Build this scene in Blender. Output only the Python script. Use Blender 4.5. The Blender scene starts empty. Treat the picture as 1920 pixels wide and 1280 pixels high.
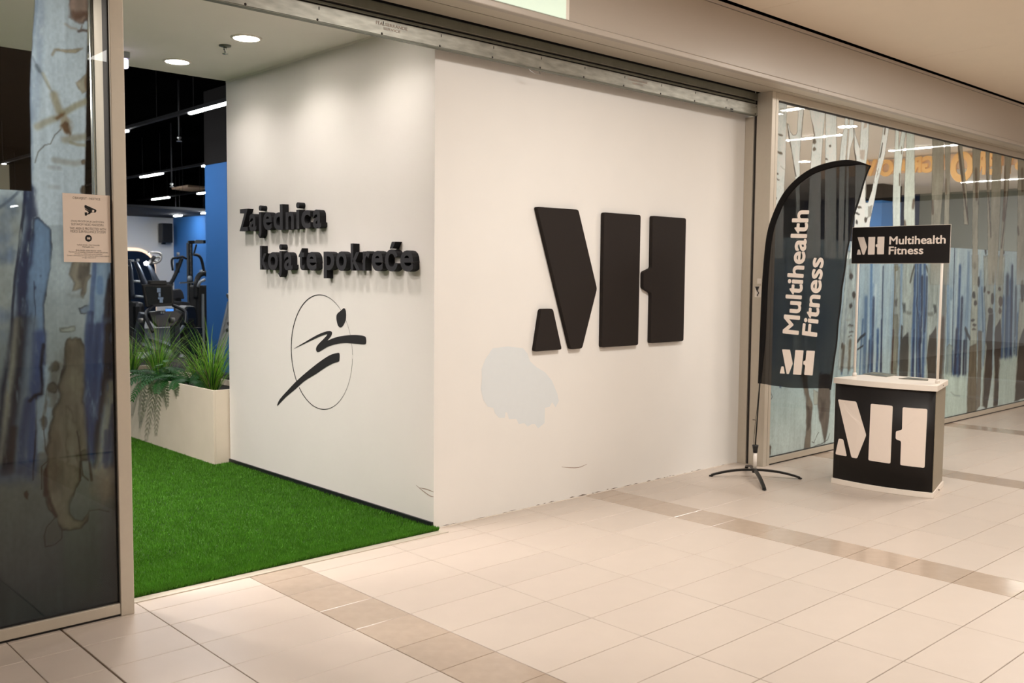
import bpy, bmesh, math, random
import numpy as np
from mathutils import Vector, Matrix

S = bpy.context.scene
COL = S.collection
random.seed(7)
rng = np.random.default_rng(7)
PI = math.pi

# ------------------------------------------------------------------ camera
CF = 1792.3                                   # focal length in pixels of the 1920x1280 frame
CPITCH, CYAW, CROLL = -0.06871906, -0.74729453, -0.00834111
CPOS = np.array([-3.68653873, -4.69358467, 1.6])

def _rot(p, y, r):
    cy, sy = math.cos(y), math.sin(y); Rz = np.array([[cy, -sy, 0], [sy, cy, 0], [0, 0, 1]])
    cp, sp = math.cos(p), math.sin(p); Rx = np.array([[1, 0, 0], [0, cp, -sp], [0, sp, cp]])
    cr, sr = math.cos(r), math.sin(r); Rr = np.array([[cr, 0, sr], [0, 1, 0], [-sr, 0, cr]])
    return Rz @ Rx @ Rr
CR = _rot(CPITCH, CYAW, CROLL)                # columns: right, forward, up

def at(u, v, axis, val):
    """world point seen at photo pixel (u, v) on the plane axis = val"""
    d = CR @ np.array([(u - 960) / CF, 1.0, -(v - 640) / CF])
    t = (val - CPOS[axis]) / d[axis]
    return CPOS + d * t

def proj(P):
    d = CR.T @ (np.array(P, float) - CPOS)
    if d[1] < 1e-3: return None
    return 960 + CF * d[0] / d[1], 640 - CF * d[2] / d[1]

cam = bpy.data.cameras.new('camera'); camo = bpy.data.objects.new('camera', cam); COL.objects.link(camo)
cam.sensor_width = 36.0; cam.lens = CF / 1920 * 36.0
cam.clip_start = 0.05; cam.clip_end = 200
M3 = np.column_stack([CR[:, 0], CR[:, 2], -CR[:, 1]])
M4 = Matrix([[*M3[0], CPOS[0]], [*M3[1], CPOS[1]], [*M3[2], CPOS[2]], [0, 0, 0, 1]])
camo.matrix_world = M4
S.camera = camo
cam.dof.use_dof = True
cam.dof.focus_distance = 5.7
cam.dof.aperture_fstop = 4.0

# ------------------------------------------------------------------ world, exposure, big lights
S.view_settings.view_transform = 'Standard'
S.view_settings.look = 'None'
S.view_settings.gamma = 1.0
S.view_settings.use_curve_mapping = False
S.view_settings.exposure = 0.06
W = bpy.data.worlds.new('world'); S.world = W; W.use_nodes = True
bg = W.node_tree.nodes['Background']
bg.inputs[0].default_value = (1.0, 0.95, 0.90, 1); bg.inputs[1].default_value = 0.50

def area(name, loc, size, power, color, rot=(0, 0, 0), size_y=None, spread=None, shape=None):
    l = bpy.data.lights.new(name, 'AREA'); l.energy = power; l.color = color
    l.shape = shape or ('RECTANGLE' if size_y else 'SQUARE'); l.size = size
    if size_y: l.size_y = size_y
    if spread: l.spread = spread
    o = bpy.data.objects.new(name, l); COL.objects.link(o); o.location = loc; o.rotation_euler = rot
    return o
WARM = (1.0, 0.955, 0.905)
area('mall_light', (0.7, -2.5, 3.55), 1.2, 102, WARM, size_y=0.8)
area('mall_light', (-0.1, -4.6, 3.55), 0.8, 22, WARM, size_y=0.8)
area('mall_light', (4.6, -2.4, 3.55), 0.8, 58, WARM, size_y=0.8)
area('mall_light', (6.2, -2.5, 3.55), 0.7, 62, WARM, size_y=0.8)
area('mall_light', (2.0, -7.5, 3.55), 2.0, 120, WARM, size_y=1.2)
area('mall_light', (12.5, -9.5, 3.55), 1.5, 150, WARM, size_y=1.2)  # added unseen lamp, brightens the far mall mirrored in the glass
area('mall_light', (17.0, -11.0, 3.55), 1.5, 150, WARM, size_y=1.2)  # added unseen lamp for the dark far floor mirrored in the window

# ------------------------------------------------------------------ materials
def lin(c):
    c = [x / 255.0 for x in c]
    return tuple(x / 12.92 if x <= 0.04045 else ((x + 0.055) / 1.055) ** 2.4 for x in c)

def mat(name, rgb, rough=0.5, metal=0.0, spec=0.5, noise=0.0, nscale=20.0, bump=0.0, bscale=200.0, coat=0.0, rand=0.0, stretch=None):
    m = bpy.data.materials.new(name); m.use_nodes = True
    nt = m.node_tree; b = nt.nodes['Principled BSDF']
    col = (*lin(rgb), 1)
    b.inputs['Base Color'].default_value = col
    b.inputs['Roughness'].default_value = rough
    b.inputs['Metallic'].default_value = metal
    b.inputs['Specular IOR Level'].default_value = spec
    b.inputs['Coat Weight'].default_value = coat
    last = None
    if noise > 0 or bump > 0 or rand > 0:
        tc = nt.nodes.new('ShaderNodeTexCoord'); src = tc.outputs['Object']
        if stretch:
            mp = nt.nodes.new('ShaderNodeMapping'); mp.inputs['Scale'].default_value = stretch
            nt.links.new(src, mp.inputs['Vector']); src = mp.outputs['Vector']
    if noise > 0:
        n = nt.nodes.new('ShaderNodeTexNoise'); n.inputs['Scale'].default_value = nscale; n.inputs['Detail'].default_value = 5
        nt.links.new(src, n.inputs['Vector'])
        mr = nt.nodes.new('ShaderNodeMapRange'); mr.inputs[1].default_value = 0.25; mr.inputs[2].default_value = 0.75
        mr.inputs[3].default_value = 1 - noise; mr.inputs[4].default_value = 1 + noise
        nt.links.new(n.outputs['Fac'], mr.inputs[0])
        mx = nt.nodes.new('ShaderNodeMix'); mx.data_type = 'RGBA'; mx.blend_type = 'MULTIPLY'; mx.inputs[0].default_value = 1
        mx.inputs[6].default_value = col
        nt.links.new(mr.outputs[0], mx.inputs[7]); last = mx.outputs[2]
    if rand > 0:
        oi = nt.nodes.new('ShaderNodeObjectInfo')
        mr = nt.nodes.new('ShaderNodeMapRange'); mr.inputs[3].default_value = 1 - rand; mr.inputs[4].default_value = 1 + rand
        nt.links.new(oi.outputs['Random'], mr.inputs[0])
        mx = nt.nodes.new('ShaderNodeMix'); mx.data_type = 'RGBA'; mx.blend_type = 'MULTIPLY'; mx.inputs[0].default_value = 1
        if last: nt.links.new(last, mx.inputs[6])
        else: mx.inputs[6].default_value = col
        nt.links.new(mr.outputs[0], mx.inputs[7]); last = mx.outputs[2]
    if last: nt.links.new(last, b.inputs['Base Color'])
    if bump > 0:
        n2 = nt.nodes.new('ShaderNodeTexNoise'); n2.inputs['Scale'].default_value = bscale; n2.inputs['Detail'].default_value = 3
        nt.links.new(src, n2.inputs['Vector'])
        bp = nt.nodes.new('ShaderNodeBump'); bp.inputs['Strength'].default_value = bump; bp.inputs['Distance'].default_value = 0.002
        nt.links.new(n2.outputs['Fac'], bp.inputs['Height']); nt.links.new(bp.outputs[0], b.inputs['Normal'])
    return m

def emit(name, rgb, strength):
    m = bpy.data.materials.new(name); m.use_nodes = True
    b = m.node_tree.nodes['Principled BSDF']
    b.inputs['Base Color'].default_value = (*lin(rgb), 1)
    b.inputs['Emission Color'].default_value = (*lin(rgb), 1)
    b.inputs['Emission Strength'].default_value = strength
    return m

M = {}
M['wall'] = mat('white_wall_paint', (232, 229, 224), 0.62, spec=0.3, noise=0.012, nscale=3, bump=0.05, bscale=150)
M['patch'] = mat('painted_bright_area', (219, 224, 226), 0.6, spec=0.3, noise=0.01)
M['scuff'] = mat('scuff_mark', (168, 150, 138), 0.8)
M['crack'] = mat('dirty_joint', (104, 86, 72), 0.9, noise=0.3, nscale=60)
M['plaster'] = mat('joint_plaster', (216, 204, 192), 0.8, noise=0.08, nscale=25, bump=0.2, bscale=80)
M['ceil'] = mat('white_ceiling_board', (240, 236, 230), 0.8, spec=0.2, noise=0.01, nscale=4)
M['mallceil'] = mat('beige_ceiling_panel', (240, 226, 206), 0.6, spec=0.3, noise=0.01, nscale=6)
M['fascia'] = mat('satin_taupe_metal', (180, 171, 161), 0.36, metal=0.2, noise=0.012, nscale=80, bump=0.02, bscale=600)
M['frame'] = mat('champagne_aluminium', (200, 191, 176), 0.42, metal=0.35, noise=0.02, nscale=30, bump=0.02, bscale=500)
M['frame_dark'] = mat('shadow_gap_gasket', (22, 20, 20), 0.7)
M['chrome'] = mat('polished_edge_profile', (190, 194, 190), 0.2, metal=0.9)
M['galv'] = mat('galvanised_steel', (140, 138, 128), 0.42, metal=0.6, noise=0.3, nscale=18, stretch=(0.5, 1, 2), bump=0.06, bscale=60)
M['galv_dark'] = mat('dark_rolled_slat', (112, 114, 104), 0.45, metal=0.6, noise=0.1, nscale=20)
M['slot'] = mat('dark_guide_slot', (46, 40, 37), 0.6)
M['blacktrim'] = mat('black_skirting', (26, 27, 32), 0.45)
M['tile'] = mat('cream_floor_tile', (196, 183, 171), 0.34, spec=0.35, noise=0.02, nscale=7, rand=0.022)
M['strip'] = mat('brown_marble_strip_tile', (176, 158, 141), 0.16, spec=0.5, noise=0.07, nscale=16, rand=0.03)
M['grout'] = mat('tile_grout', (140, 122, 106), 0.85, noise=0.1, nscale=30)
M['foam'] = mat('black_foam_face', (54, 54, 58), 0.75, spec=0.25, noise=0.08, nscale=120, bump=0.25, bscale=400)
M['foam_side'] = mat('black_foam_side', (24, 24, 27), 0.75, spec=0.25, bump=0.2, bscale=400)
M['logo'] = mat('black_logo_foam', (38, 32, 29), 0.8, spec=0.25, noise=0.08, nscale=150, bump=0.3, bscale=350)
M['decal'] = mat('black_wall_vinyl', (36, 35, 37), 0.6, noise=0.05, nscale=60)
M['white_metal'] = mat('white_powder_coat', (236, 228, 218), 0.35)
M['white_board'] = mat('white_counter_board', (238, 228, 216), 0.3, noise=0.01)
M['print_black'] = mat('black_print', (24, 20, 19), 0.5, spec=0.35)
M['print_white'] = mat('white_print', (240, 226, 214), 0.5)
M['grey_side'] = mat('silver_grey_side_panel', (146, 136, 116), 0.45, metal=0.2, noise=0.03, nscale=40)
M['black_metal'] = mat('black_metal', (30, 29, 28), 0.45, metal=0.3)
M['black_plastic'] = mat('black_plastic', (24, 24, 25), 0.42)
M['rubber'] = mat('black_rubber', (18, 18, 18), 0.8)
M['paper'] = mat('cream_paper', (238, 222, 208), 0.7)
M['ink'] = mat('brown_black_ink', (96, 78, 64), 0.8)
M['ink_black'] = mat('black_ink', (24, 22, 22), 0.8)
M['planter'] = mat('cream_planter_board', (236, 224, 206), 0.5, noise=0.03, nscale=5, bump=0.02)
M['soil'] = mat('dark_soil', (40, 32, 26), 0.95, noise=0.3, nscale=40, bump=0.6, bscale=60)
M['gymblack'] = mat('black_ceiling_paint', (6, 6, 6), 0.95, spec=0.0)
M['gymsoffit'] = mat('charcoal_soffit_paint', (56, 56, 58), 0.8, spec=0.2)
M['gymwhite'] = mat('white_gym_wall', (242, 238, 230), 0.7, spec=0.2)
M['gymblue'] = mat('blue_wall_paint', (60, 120, 190), 0.6, spec=0.3, noise=0.02, nscale=3)
M['gymdark'] = mat('dark_column_paint', (30, 27, 26), 0.8, spec=0.2)
M['gymfloor'] = mat('dark_rubber_floor', (52, 54, 58), 0.8, noise=0.15, nscale=60)
M['navy'] = mat('navy_wall_paint', (34, 54, 92), 0.7)
M['roomwall'] = mat('grey_green_wall_paint', (140, 146, 138), 0.7)
M['beige'] = mat('beige_panel', (150, 142, 120), 0.7)
M['steel'] = mat('brushed_steel', (176, 176, 174), 0.3, metal=0.85, noise=0.04, nscale=60)
M['gunmetal'] = mat('blue_grey_machine_paint', (66, 72, 82), 0.4, metal=0.2)
M['machine'] = mat('black_machine_shell', (19, 20, 22), 0.4)
M['pad'] = mat('black_vinyl_pad', (44, 44, 48), 0.5)
M['silver'] = mat('silver_grey_plastic', (150, 156, 160), 0.35, metal=0.3)
M['screen'] = mat('dark_screen', (10, 11, 14), 0.15)
M['led'] = emit('white_led', (250, 252, 255), 150.0)
M['led_down'] = emit('downlight_diffuser', (255, 252, 248), 14.0)
M['mall_led'] = emit('shop_strip_diffuser', (255, 250, 244), 30.0)
M['led_blue'] = emit('blue_display', (70, 140, 230), 0.9)
M['led_lilac'] = emit('lit_emergency_lens', (236, 220, 255), 2.2)
M['halo'] = emit('warm_halo_light', (255, 226, 196), 1.0)
M['screen_glow'] = emit('screen_picture', (120, 140, 165), 0.07)
M['yellow'] = mat('yellow_sign_face', (228, 182, 118), 0.5)
M['yellow'].node_tree.nodes['Principled BSDF'].inputs['Emission Color'].default_value = (*lin((228, 176, 108)), 1)
M['yellow'].node_tree.nodes['Principled BSDF'].inputs['Emission Strength'].default_value = 0.22
M['pinkband'] = mat('pinkish_shop_fascia', (226, 196, 168), 0.6)
M['leaf_dry'] = mat('dry_tan_blade', (150, 132, 104), 0.7)
def leafmat(name, c, tr=0.35):
    m = mat(name, c, 0.5, noise=0.25, nscale=9, spec=0.35)
    nt = m.node_tree; b = nt.nodes['Principled BSDF']; out = nt.nodes['Material Output']
    t = nt.nodes.new('ShaderNodeBsdfTranslucent'); t.inputs[0].default_value = (*lin([min(255, x * 1.25) for x in c]), 1)
    mx = nt.nodes.new('ShaderNodeMixShader'); mx.inputs[0].default_value = tr
    nt.links.new(b.outputs[0], mx.inputs[1]); nt.links.new(t.outputs[0], mx.inputs[2]); nt.links.new(mx.outputs[0], out.inputs[0])
    return m
M['blade'] = leafmat('green_grass_blade', (122, 172, 58))
M['blade_dark'] = leafmat('dark_green_blade', (52, 98, 38))
M['fern'] = leafmat('dark_fern_green', (42, 92, 42))
M['nettle'] = leafmat('pale_leaf_green', (84, 134, 72))
M['turf'] = leafmat('artificial_turf_green', (76, 130, 33), 0.2)
M['turf_base'] = mat('turf_backing', (34, 62, 18), 0.9, noise=0.2, nscale=60)

# clear glass: transparent sheet with a mirror reflection that grows towards grazing angles
gm = bpy.data.materials.new('clear_glass'); gm.use_nodes = True; nt = gm.node_tree; nt.nodes.remove(nt.nodes['Principled BSDF'])
lw = nt.nodes.new('ShaderNodeLayerWeight'); lw.inputs[0].default_value = 0.5
pw = nt.nodes.new('ShaderNodeMath'); pw.operation = 'POWER'; pw.inputs[1].default_value = 5.0
ma = nt.nodes.new('ShaderNodeMath'); ma.operation = 'MULTIPLY_ADD'; ma.inputs[1].default_value = 1.0; ma.inputs[2].default_value = 0.05; ma.use_clamp = True
tr = nt.nodes.new('ShaderNodeBsdfTransparent'); tr.inputs[0].default_value = (0.97, 0.985, 0.98, 1)
gl = nt.nodes.new('ShaderNodeBsdfGlossy'); gl.inputs['Roughness'].default_value = 0.0
mx = nt.nodes.new('ShaderNodeMixShader')
nt.links.new(lw.outputs['Facing'], pw.inputs[0]); nt.links.new(pw.outputs[0], ma.inputs[0]); nt.links.new(ma.outputs[0], mx.inputs[0])
nt.links.new(tr.outputs[0], mx.inputs[1]); nt.links.new(gl.outputs[0], mx.inputs[2]); nt.links.new(mx.outputs[0], nt.nodes['Material Output'].inputs[0])
M['glass'] = gm
gi = bpy.data.materials.new('clear_glass_inner_face'); gi.use_nodes = True; nt = gi.node_tree; nt.nodes.remove(nt.nodes['Principled BSDF'])
tr = nt.nodes.new('ShaderNodeBsdfTransparent'); tr.inputs[0].default_value = (0.99, 1.0, 0.995, 1); nt.links.new(tr.outputs[0], nt.nodes['Material Output'].inputs[0])
M['glass_inner'] = gi

# printed film: colour and coverage come from the print (a colour attribute computed below)
fm = bpy.data.materials.new('printed_window_film'); fm.use_nodes = True; nt = fm.node_tree; nt.nodes.remove(nt.nodes['Principled BSDF'])
ca = nt.nodes.new('ShaderNodeVertexColor'); ca.layer_name = 'print'
df = nt.nodes.new('ShaderNodeBsdfDiffuse'); tl = nt.nodes.new('ShaderNodeBsdfTranslucent'); tr = nt.nodes.new('ShaderNodeBsdfTransparent')
m1 = nt.nodes.new('ShaderNodeMixShader'); m1.inputs[0].default_value = 0.3; m2 = nt.nodes.new('ShaderNodeMixShader')
nt.links.new(ca.outputs['Color'], df.inputs[0]); nt.links.new(ca.outputs['Color'], tl.inputs[0])
nt.links.new(df.outputs[0], m1.inputs[1]); nt.links.new(tl.outputs[0], m1.inputs[2])
nt.links.new(ca.outputs['Alpha'], m2.inputs[0]); nt.links.new(tr.outputs[0], m2.inputs[1]); nt.links.new(m1.outputs[0], m2.inputs[2])
nt.links.new(m2.outputs[0], nt.nodes['Material Output'].inputs[0])
M['film'] = fm

# thin dark flag cloth: lets a little of what is behind through
cm = mat('sheer_black_cloth', (22, 22, 26), 0.75, spec=0.2, noise=0.15, nscale=6, stretch=(1, 3, 0.6)); nt = cm.node_tree
tr = nt.nodes.new('ShaderNodeBsdfTransparent'); tr.inputs[0].default_value = (0.84, 0.84, 0.84, 1)
mx = nt.nodes.new('ShaderNodeMixShader'); mx.inputs[0].default_value = 0.40
nt.links.new(nt.nodes['Principled BSDF'].outputs[0], mx.inputs[1]); nt.links.new(tr.outputs[0], mx.inputs[2]); nt.links.new(mx.outputs[0], nt.nodes['Material Output'].inputs[0])
M['cloth'] = cm

# ------------------------------------------------------------------ mesh helpers
class MB:
    def __init__(s): s.v = []; s.f = []; s.m = []; s.sm = []
    def add(s, vs, fs, mi=0, smooth=False):
        o = len(s.v); s.v += [tuple(map(float, p)) for p in vs]
        for f in fs: s.f.append([i + o for i in f]); s.m.append(mi); s.sm.append(smooth)
        return s
    def box(s, x0, x1, y0, y1, z0, z1, mi=0):
        vs = [(x, y, z) for z in (z0, z1) for y in (y0, y1) for x in (x0, x1)]
        return s.add(vs, [(0, 2, 3, 1), (4, 5, 7, 6), (0, 1, 5, 4), (2, 6, 7, 3), (0, 4, 6, 2), (1, 3, 7, 5)], mi)
    def obox(s, c, ax, ay, az, mi=0):
        """box with centre c and half-extent vectors"""
        c, ax, ay, az = (np.array(q, float) for q in (c, ax, ay, az))
        vs = [c + i * ax + j * ay + k * az for k in (-1, 1) for j in (-1, 1) for i in (-1, 1)]
        return s.add(vs, [(0, 2, 3, 1), (4, 5, 7, 6), (0, 1, 5, 4), (2, 6, 7, 3), (0, 4, 6, 2), (1, 3, 7, 5)], mi)
    def bar(s, p, q, w, h, up=(0, 0, 1), mi=0):
        p, q, up = np.array(p, float), np.array(q, float), np.array(up, float)
        d = q - p; L = np.linalg.norm(d); d /= L
        sd = np.cross(d, up); sd /= np.linalg.norm(sd); u2 = np.cross(sd, d)
        return s.obox((p + q) / 2, d * L / 2, sd * w / 2, u2 * h / 2, mi)
    def prism(s, poly, to3, ext, mi=0, side=None):
        """poly: 2D outline; to3 maps (a,b)->3D; ext: 3D extrusion vector"""
        n = len(poly); A = [np.array(to3(*p), float) for p in poly]; e = np.array(ext, float); B = [a + e for a in A]
        s.add(A + B, [tuple(range(n - 1, -1, -1))], mi); o = len(s.v) - 2 * n
        s.f.append([o + n + i for i in range(n)]); s.m.append(mi); s.sm.append(False)
        for i in range(n):
            j = (i + 1) % n; s.f.append([o + i, o + j, o + n + j, o + n + i]); s.m.append(mi if side is None else side); s.sm.append(False)
        return s
    def flat(s, poly, to3, mi=0):
        n = len(poly); return s.add([to3(*p) for p in poly], [tuple(range(n))], mi)
    def tube(s, path, r, n=8, mi=0, cap=True, sy=1.0):
        P = [np.array(p, float) for p in path]; k = len(P); R = r if hasattr(r, '__len__') else [r] * k
        vs = []; prev = None
        for i in range(k):
            d = P[min(i + 1, k - 1)] - P[max(i - 1, 0)]; d /= np.linalg.norm(d) + 1e-12
            if prev is None:
                a = np.array([0, 0, 1.0]) if abs(d[2]) < 0.9 else np.array([1.0, 0, 0])
                u = np.cross(d, a)
            else: u = prev - d * np.dot(prev, d)
            u /= np.linalg.norm(u); w = np.cross(d, u); prev = u
            for j in range(n):
                t = 2 * PI * j / n; vs.append(P[i] + R[i] * (math.cos(t) * u + sy * math.sin(t) * w))
        fs = [(i * n + j, i * n + (j + 1) % n, (i + 1) * n + (j + 1) % n, (i + 1) * n + j) for i in range(k - 1) for j in range(n)]
        s.add(vs, fs, mi, True)
        if cap:
            o = len(s.v) - len(vs)
            s.f.append([o + j for j in range(n - 1, -1, -1)]); s.m.append(mi); s.sm.append(False)
            s.f.append([o + (k - 1) * n + j for j in range(n)]); s.m.append(mi); s.sm.append(False)
        return s
    def lathe(s, prof, c, axis=2, n=24, mi=0, smooth=True):
        """prof: list of (r, h) along the axis from c"""
        vs = []
        for r, h in prof:
            for j in range(n):
                t = 2 * PI * j / n; a, b = r * math.cos(t), r * math.sin(t)
                q = [0, 0, 0]; q[axis] = h; q[(axis + 1) % 3] = a; q[(axis + 2) % 3] = b
                vs.append((c[0] + q[0], c[1] + q[1], c[2] + q[2]))
        k = len(prof)
        fs = [(i * n + j, i * n + (j + 1) % n, (i + 1) * n + (j + 1) % n, (i + 1) * n + j) for i in range(k - 1) for j in range(n)]
        s.add(vs, fs, mi, smooth); o = len(s.v) - len(vs)
        for i in (0, k - 1):
            if prof[i][0] > 1e-5: s.f.append([o + i * n + j for j in range(n)]); s.m.append(mi); s.sm.append(False)
        return s
    def build(s, name, mats, parent=None, bevel=0, org=None, seg=2, fix=True):
        me = bpy.data.meshes.new(name)
        org = np.zeros(3) if org is None else np.array(org, float)
        v = np.array(s.v, float).reshape(-1, 3) - org
        me.from_pydata(v.tolist(), [], s.f)
        for m in (mats if isinstance(mats, (list, tuple)) else [mats]): me.materials.append(m)
        me.polygons.foreach_set('material_index', s.m); me.polygons.foreach_set('use_smooth', s.sm)
        if fix:
            bm = bmesh.new(); bm.from_mesh(me); bmesh.ops.recalc_face_normals(bm, faces=bm.faces); bm.to_mesh(me); bm.free()
        me.update()
        o = bpy.data.objects.new(name, me); COL.objects.link(o)
        if parent is not None:
            o.parent = parent; o.location = tuple(org - np.array(wloc(parent)))
        else: o.location = tuple(org)
        if bevel:
            b = o.modifiers.new('bevel', 'BEVEL'); b.width = bevel; b.segments = seg; b.limit_method = 'ANGLE'; b.angle_limit = 0.7
        return o

def wloc(o):
    p = np.array(o.location, float)
    while o.parent is not None: o = o.parent; p = p + np.array(o.location, float)
    return p

def tag(o, label=None, cat=None, group=None, kind=None):
    if label: o['label'] = label
    if cat: o['category'] = cat
    if group: o['group'] = group
    if kind: o['kind'] = kind
    return o

def thing(name, loc, label, cat, group=None, kind=None):
    o = bpy.data.objects.new(name, None); COL.objects.link(o); o.location = tuple(loc); o.empty_display_size = 0.1
    return tag(o, label, cat, group, kind)

def round_poly(poly, r, n=3):
    out = []; k = len(poly)
    for i in range(k):
        p0, p, p1 = (np.array(poly[(i + d) % k], float) for d in (-1, 0, 1))
        a, b = p0 - p, p1 - p; la, lb = np.linalg.norm(a), np.linalg.norm(b); rr = min(r, la * 0.45, lb * 0.45)
        A, B = p + a / la * rr, p + b / lb * rr
        for t in np.linspace(0, 1, n + 1):
            out.append(tuple((1 - t) ** 2 * A + 2 * t * (1 - t) * p + t * t * B))
    return out

def spline(pts, n=6):
    P = [np.array(p, float) for p in pts]; out = []
    for i in range(len(P) - 1):
        p0 = P[i - 1] if i else 2 * P[0] - P[1]; p1, p2 = P[i], P[i + 1]; p3 = P[i + 2] if i + 2 < len(P) else 2 * P[-1] - P[-2]
        for t in np.linspace(0, 1, n, endpoint=False):
            out.append(0.5 * ((2 * p1) + (p2 - p0) * t + (2 * p0 - 5 * p1 + 4 * p2 - p3) * t * t + (3 * p1 - p0 - 3 * p2 + p3) * t ** 3))
    out.append(P[-1]); return out

_tc = {}
def text_geo(s, bold=0.0, depth=0.0):
    """2D (or extruded) outline of a text from the built-in font: verts, faces, bounds"""
    key = (s, bold, depth)
    if key not in _tc:
        c = bpy.data.curves.new('lettering', 'FONT'); c.body = s; c.offset = bold; c.resolution_u = 4; c.extrude = depth; c.space_line = 0.95
        o = bpy.data.objects.new('lettering', c); COL.objects.link(o)
        dg = bpy.context.evaluated_depsgraph_get(); dg.update()
        me = o.evaluated_get(dg).to_mesh()
        v = np.empty(len(me.vertices) * 3); me.vertices.foreach_get('co', v); v = v.reshape(-1, 3)
        fs = [list(p.vertices) for p in me.polygons]
        o.evaluated_get(dg).to_mesh_clear(); bpy.data.objects.remove(o); bpy.data.curves.remove(c)
        _tc[key] = (v, fs, v.min(0), v.max(0))
    return _tc[key]

def put_text(mb, s, origin, ax, ay, bold=0.0, mi=0, depth=None, side=None):
    """fit the text's bounding box onto origin + a*ax + b*ay (a, b in 0..1); depth: extrusion vector towards the viewer"""
    o, ax, ay = (np.array(q, float) for q in (origin, ax, ay))
    if depth is None:
        v, fs, lo, hi = text_geo(s, 0.0)
        lo, hi = lo - bold, hi + bold; nrm = np.cross(ax, ay); nrm /= np.linalg.norm(nrm)
        for k in range(9 if bold > 0 else 1):          # emboldened by stacked, slightly shifted layers
            sh = bold * np.array([math.cos(k * PI / 4), math.sin(k * PI / 4), 0]) if k < 8 and bold > 0 else np.zeros(3)
            a = (v + sh - lo) / np.maximum(hi - lo, 1e-9)
            mb.add(o + a[:, :1] * ax + a[:, 1:2] * ay + nrm * 0.00006 * k, fs, mi)
    else:
        v, fs, lo, hi = text_geo(s, bold, 0.1); d = np.array(depth, float)
        a = (v - lo) / np.maximum(hi - lo, 1e-9)
        P = o + a[:, :1] * ax + a[:, 1:2] * ay + a[:, 2:3] * d
        ff = [f for f in fs if np.ptp(a[f, 2]) < 1e-6]; sf = [f for f in fs if np.ptp(a[f, 2]) >= 1e-6]
        base = len(mb.v); mb.add(P, ff, mi)
        for f in sf: mb.f.append([i + base for i in f]); mb.m.append(mi if side is None else side); mb.sm.append(False)

def blob(c, rx, ry, n=20, wob=0.0):
    return [(c[0] + rx * math.cos(t) * (1 + wob * random.uniform(-1, 1)), c[1] + ry * math.sin(t) * (1 + wob * random.uniform(-1, 1))) for t in np.linspace(0, 2 * PI, n, endpoint=False)]

# ================================================================== SETTING
ZS = 3.14         # soffit height
# ---- floor: slab + single tiles
floor = MB().box(-14, 22, -13, 0.02, -0.2, -0.006).build('floor', M['grout'], org=(0, 0, 0))
tag(floor, 'cream tiled mall floor with brown marble strips', 'floor', kind='structure')
xl = []      # (x0, x1, is_strip)
for x0 in (-1.025, 1.697, 4.42, 7.14, 9.86):
    for k in range(4): xl.append((x0 + 0.6045 * k, x0 + 0.6045 * (k + 1), False))
    xl.append((x0 + 2.418, x0 + 2.722, True))
xl += [(-1.33, -1.025, True), (-1.93, -1.33, False), (-2.316, -1.93, False), (-2.54, -2.316, False), (-3.145, -2.54, False), (-3.75, -3.145, False)]
ys = [-0.006, -0.142, -0.285] + [-0.52 - 0.3035 * k for k in range(0, 14)]
G = 0.0016
cands = []
for x0, x1, st in xl:
    for j in range(len(ys) - 1):
        y1, y0 = ys[j], ys[j + 1]
        g0 = 0.004 if abs(x0 + 2.316) < 1e-3 else G; g1 = 0.004 if abs(x1 + 2.316) < 1e-3 else G
        if y1 > -0.2 and x1 < 0.01: y1 = -0.128
        if y1 - y0 < 0.02: continue
        b = (x0 + g0, x1 - g1, y0 + G, y1 - G)
        px = [proj((x, y, 0)) for x in b[:2] for y in b[2:]]
        px = [q for q in px if q]
        vis = bool(px) and max(q[0] for q in px) > 0 and min(q[0] for q in px) < 1920 and min(q[1] for q in px) < 1290 and max(q[1] for q in px) > 700
        if vis:
            d = math.hypot((b[0] + b[1]) / 2 - CPOS[0], (b[2] + b[3]) / 2 - CPOS[1])
        else: d = 1e9
        cands.append((d, b, st))
cands.sort(key=lambda q: q[0])
tile_mesh = {}
def tile_obj(b, st):
    w, h = round(b[1] - b[0], 4), round(b[3] - b[2], 4)
    nm = 'strip_tile' if st else 'tile'
    key = (w, h, st)
    if key not in tile_mesh:
        mb = MB(); e = 0.0015
        mb.add([(-w/2, -h/2, -.008), (w/2, -h/2, -.008), (w/2, h/2, -.008), (-w/2, h/2, -.008),
                (-w/2, -h/2, -e), (w/2, -h/2, -e), (w/2, h/2, -e), (-w/2, h/2, -e),
                (-w/2+e, -h/2+e, 0), (w/2-e, -h/2+e, 0), (w/2-e, h/2-e, 0), (-w/2+e, h/2-e, 0)],
               [(8, 9, 10, 11)] + [(i, (i+1) % 4, 4 + (i+1) % 4, 4 + i) for i in range(4)] + [(4 + i, 4 + (i+1) % 4, 8 + (i+1) % 4, 8 + i) for i in range(4)])
        o = mb.build(nm, M['strip'] if st else M['tile'], floor); tile_mesh[key] = o.data
    else:
        o = bpy.data.objects.new(nm, tile_mesh[key]); COL.objects.link(o); o.parent = floor
    o.location = ((b[0] + b[1]) / 2, (b[2] + b[3]) / 2, 0)
for d, b, st in cands[:296]:
    if d < 1e8: tile_obj(b, st)
rest = MB(); rests = MB()
for d, b, st in [c for c in cands[:296] if c[0] >= 1e8] + cands[296:]:
    (rests if st else rest).box(b[0], b[1], b[2], b[3], -0.008, 0)
for x in np.arange(-13.9, 21.9, 0.6045):           # the floor behind the camera, out of the frame
    for y in np.arange(-12.9, -4.6, 0.607):
        rest.box(x + G, x + 0.6045 - G, y + G, y + 0.607 - G, -0.008, 0)
tag(rest.build('tiles', M['tile'], floor), kind='stuff'); tag(rests.build('strip_tiles', M['strip'], floor), kind='stuff')

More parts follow.
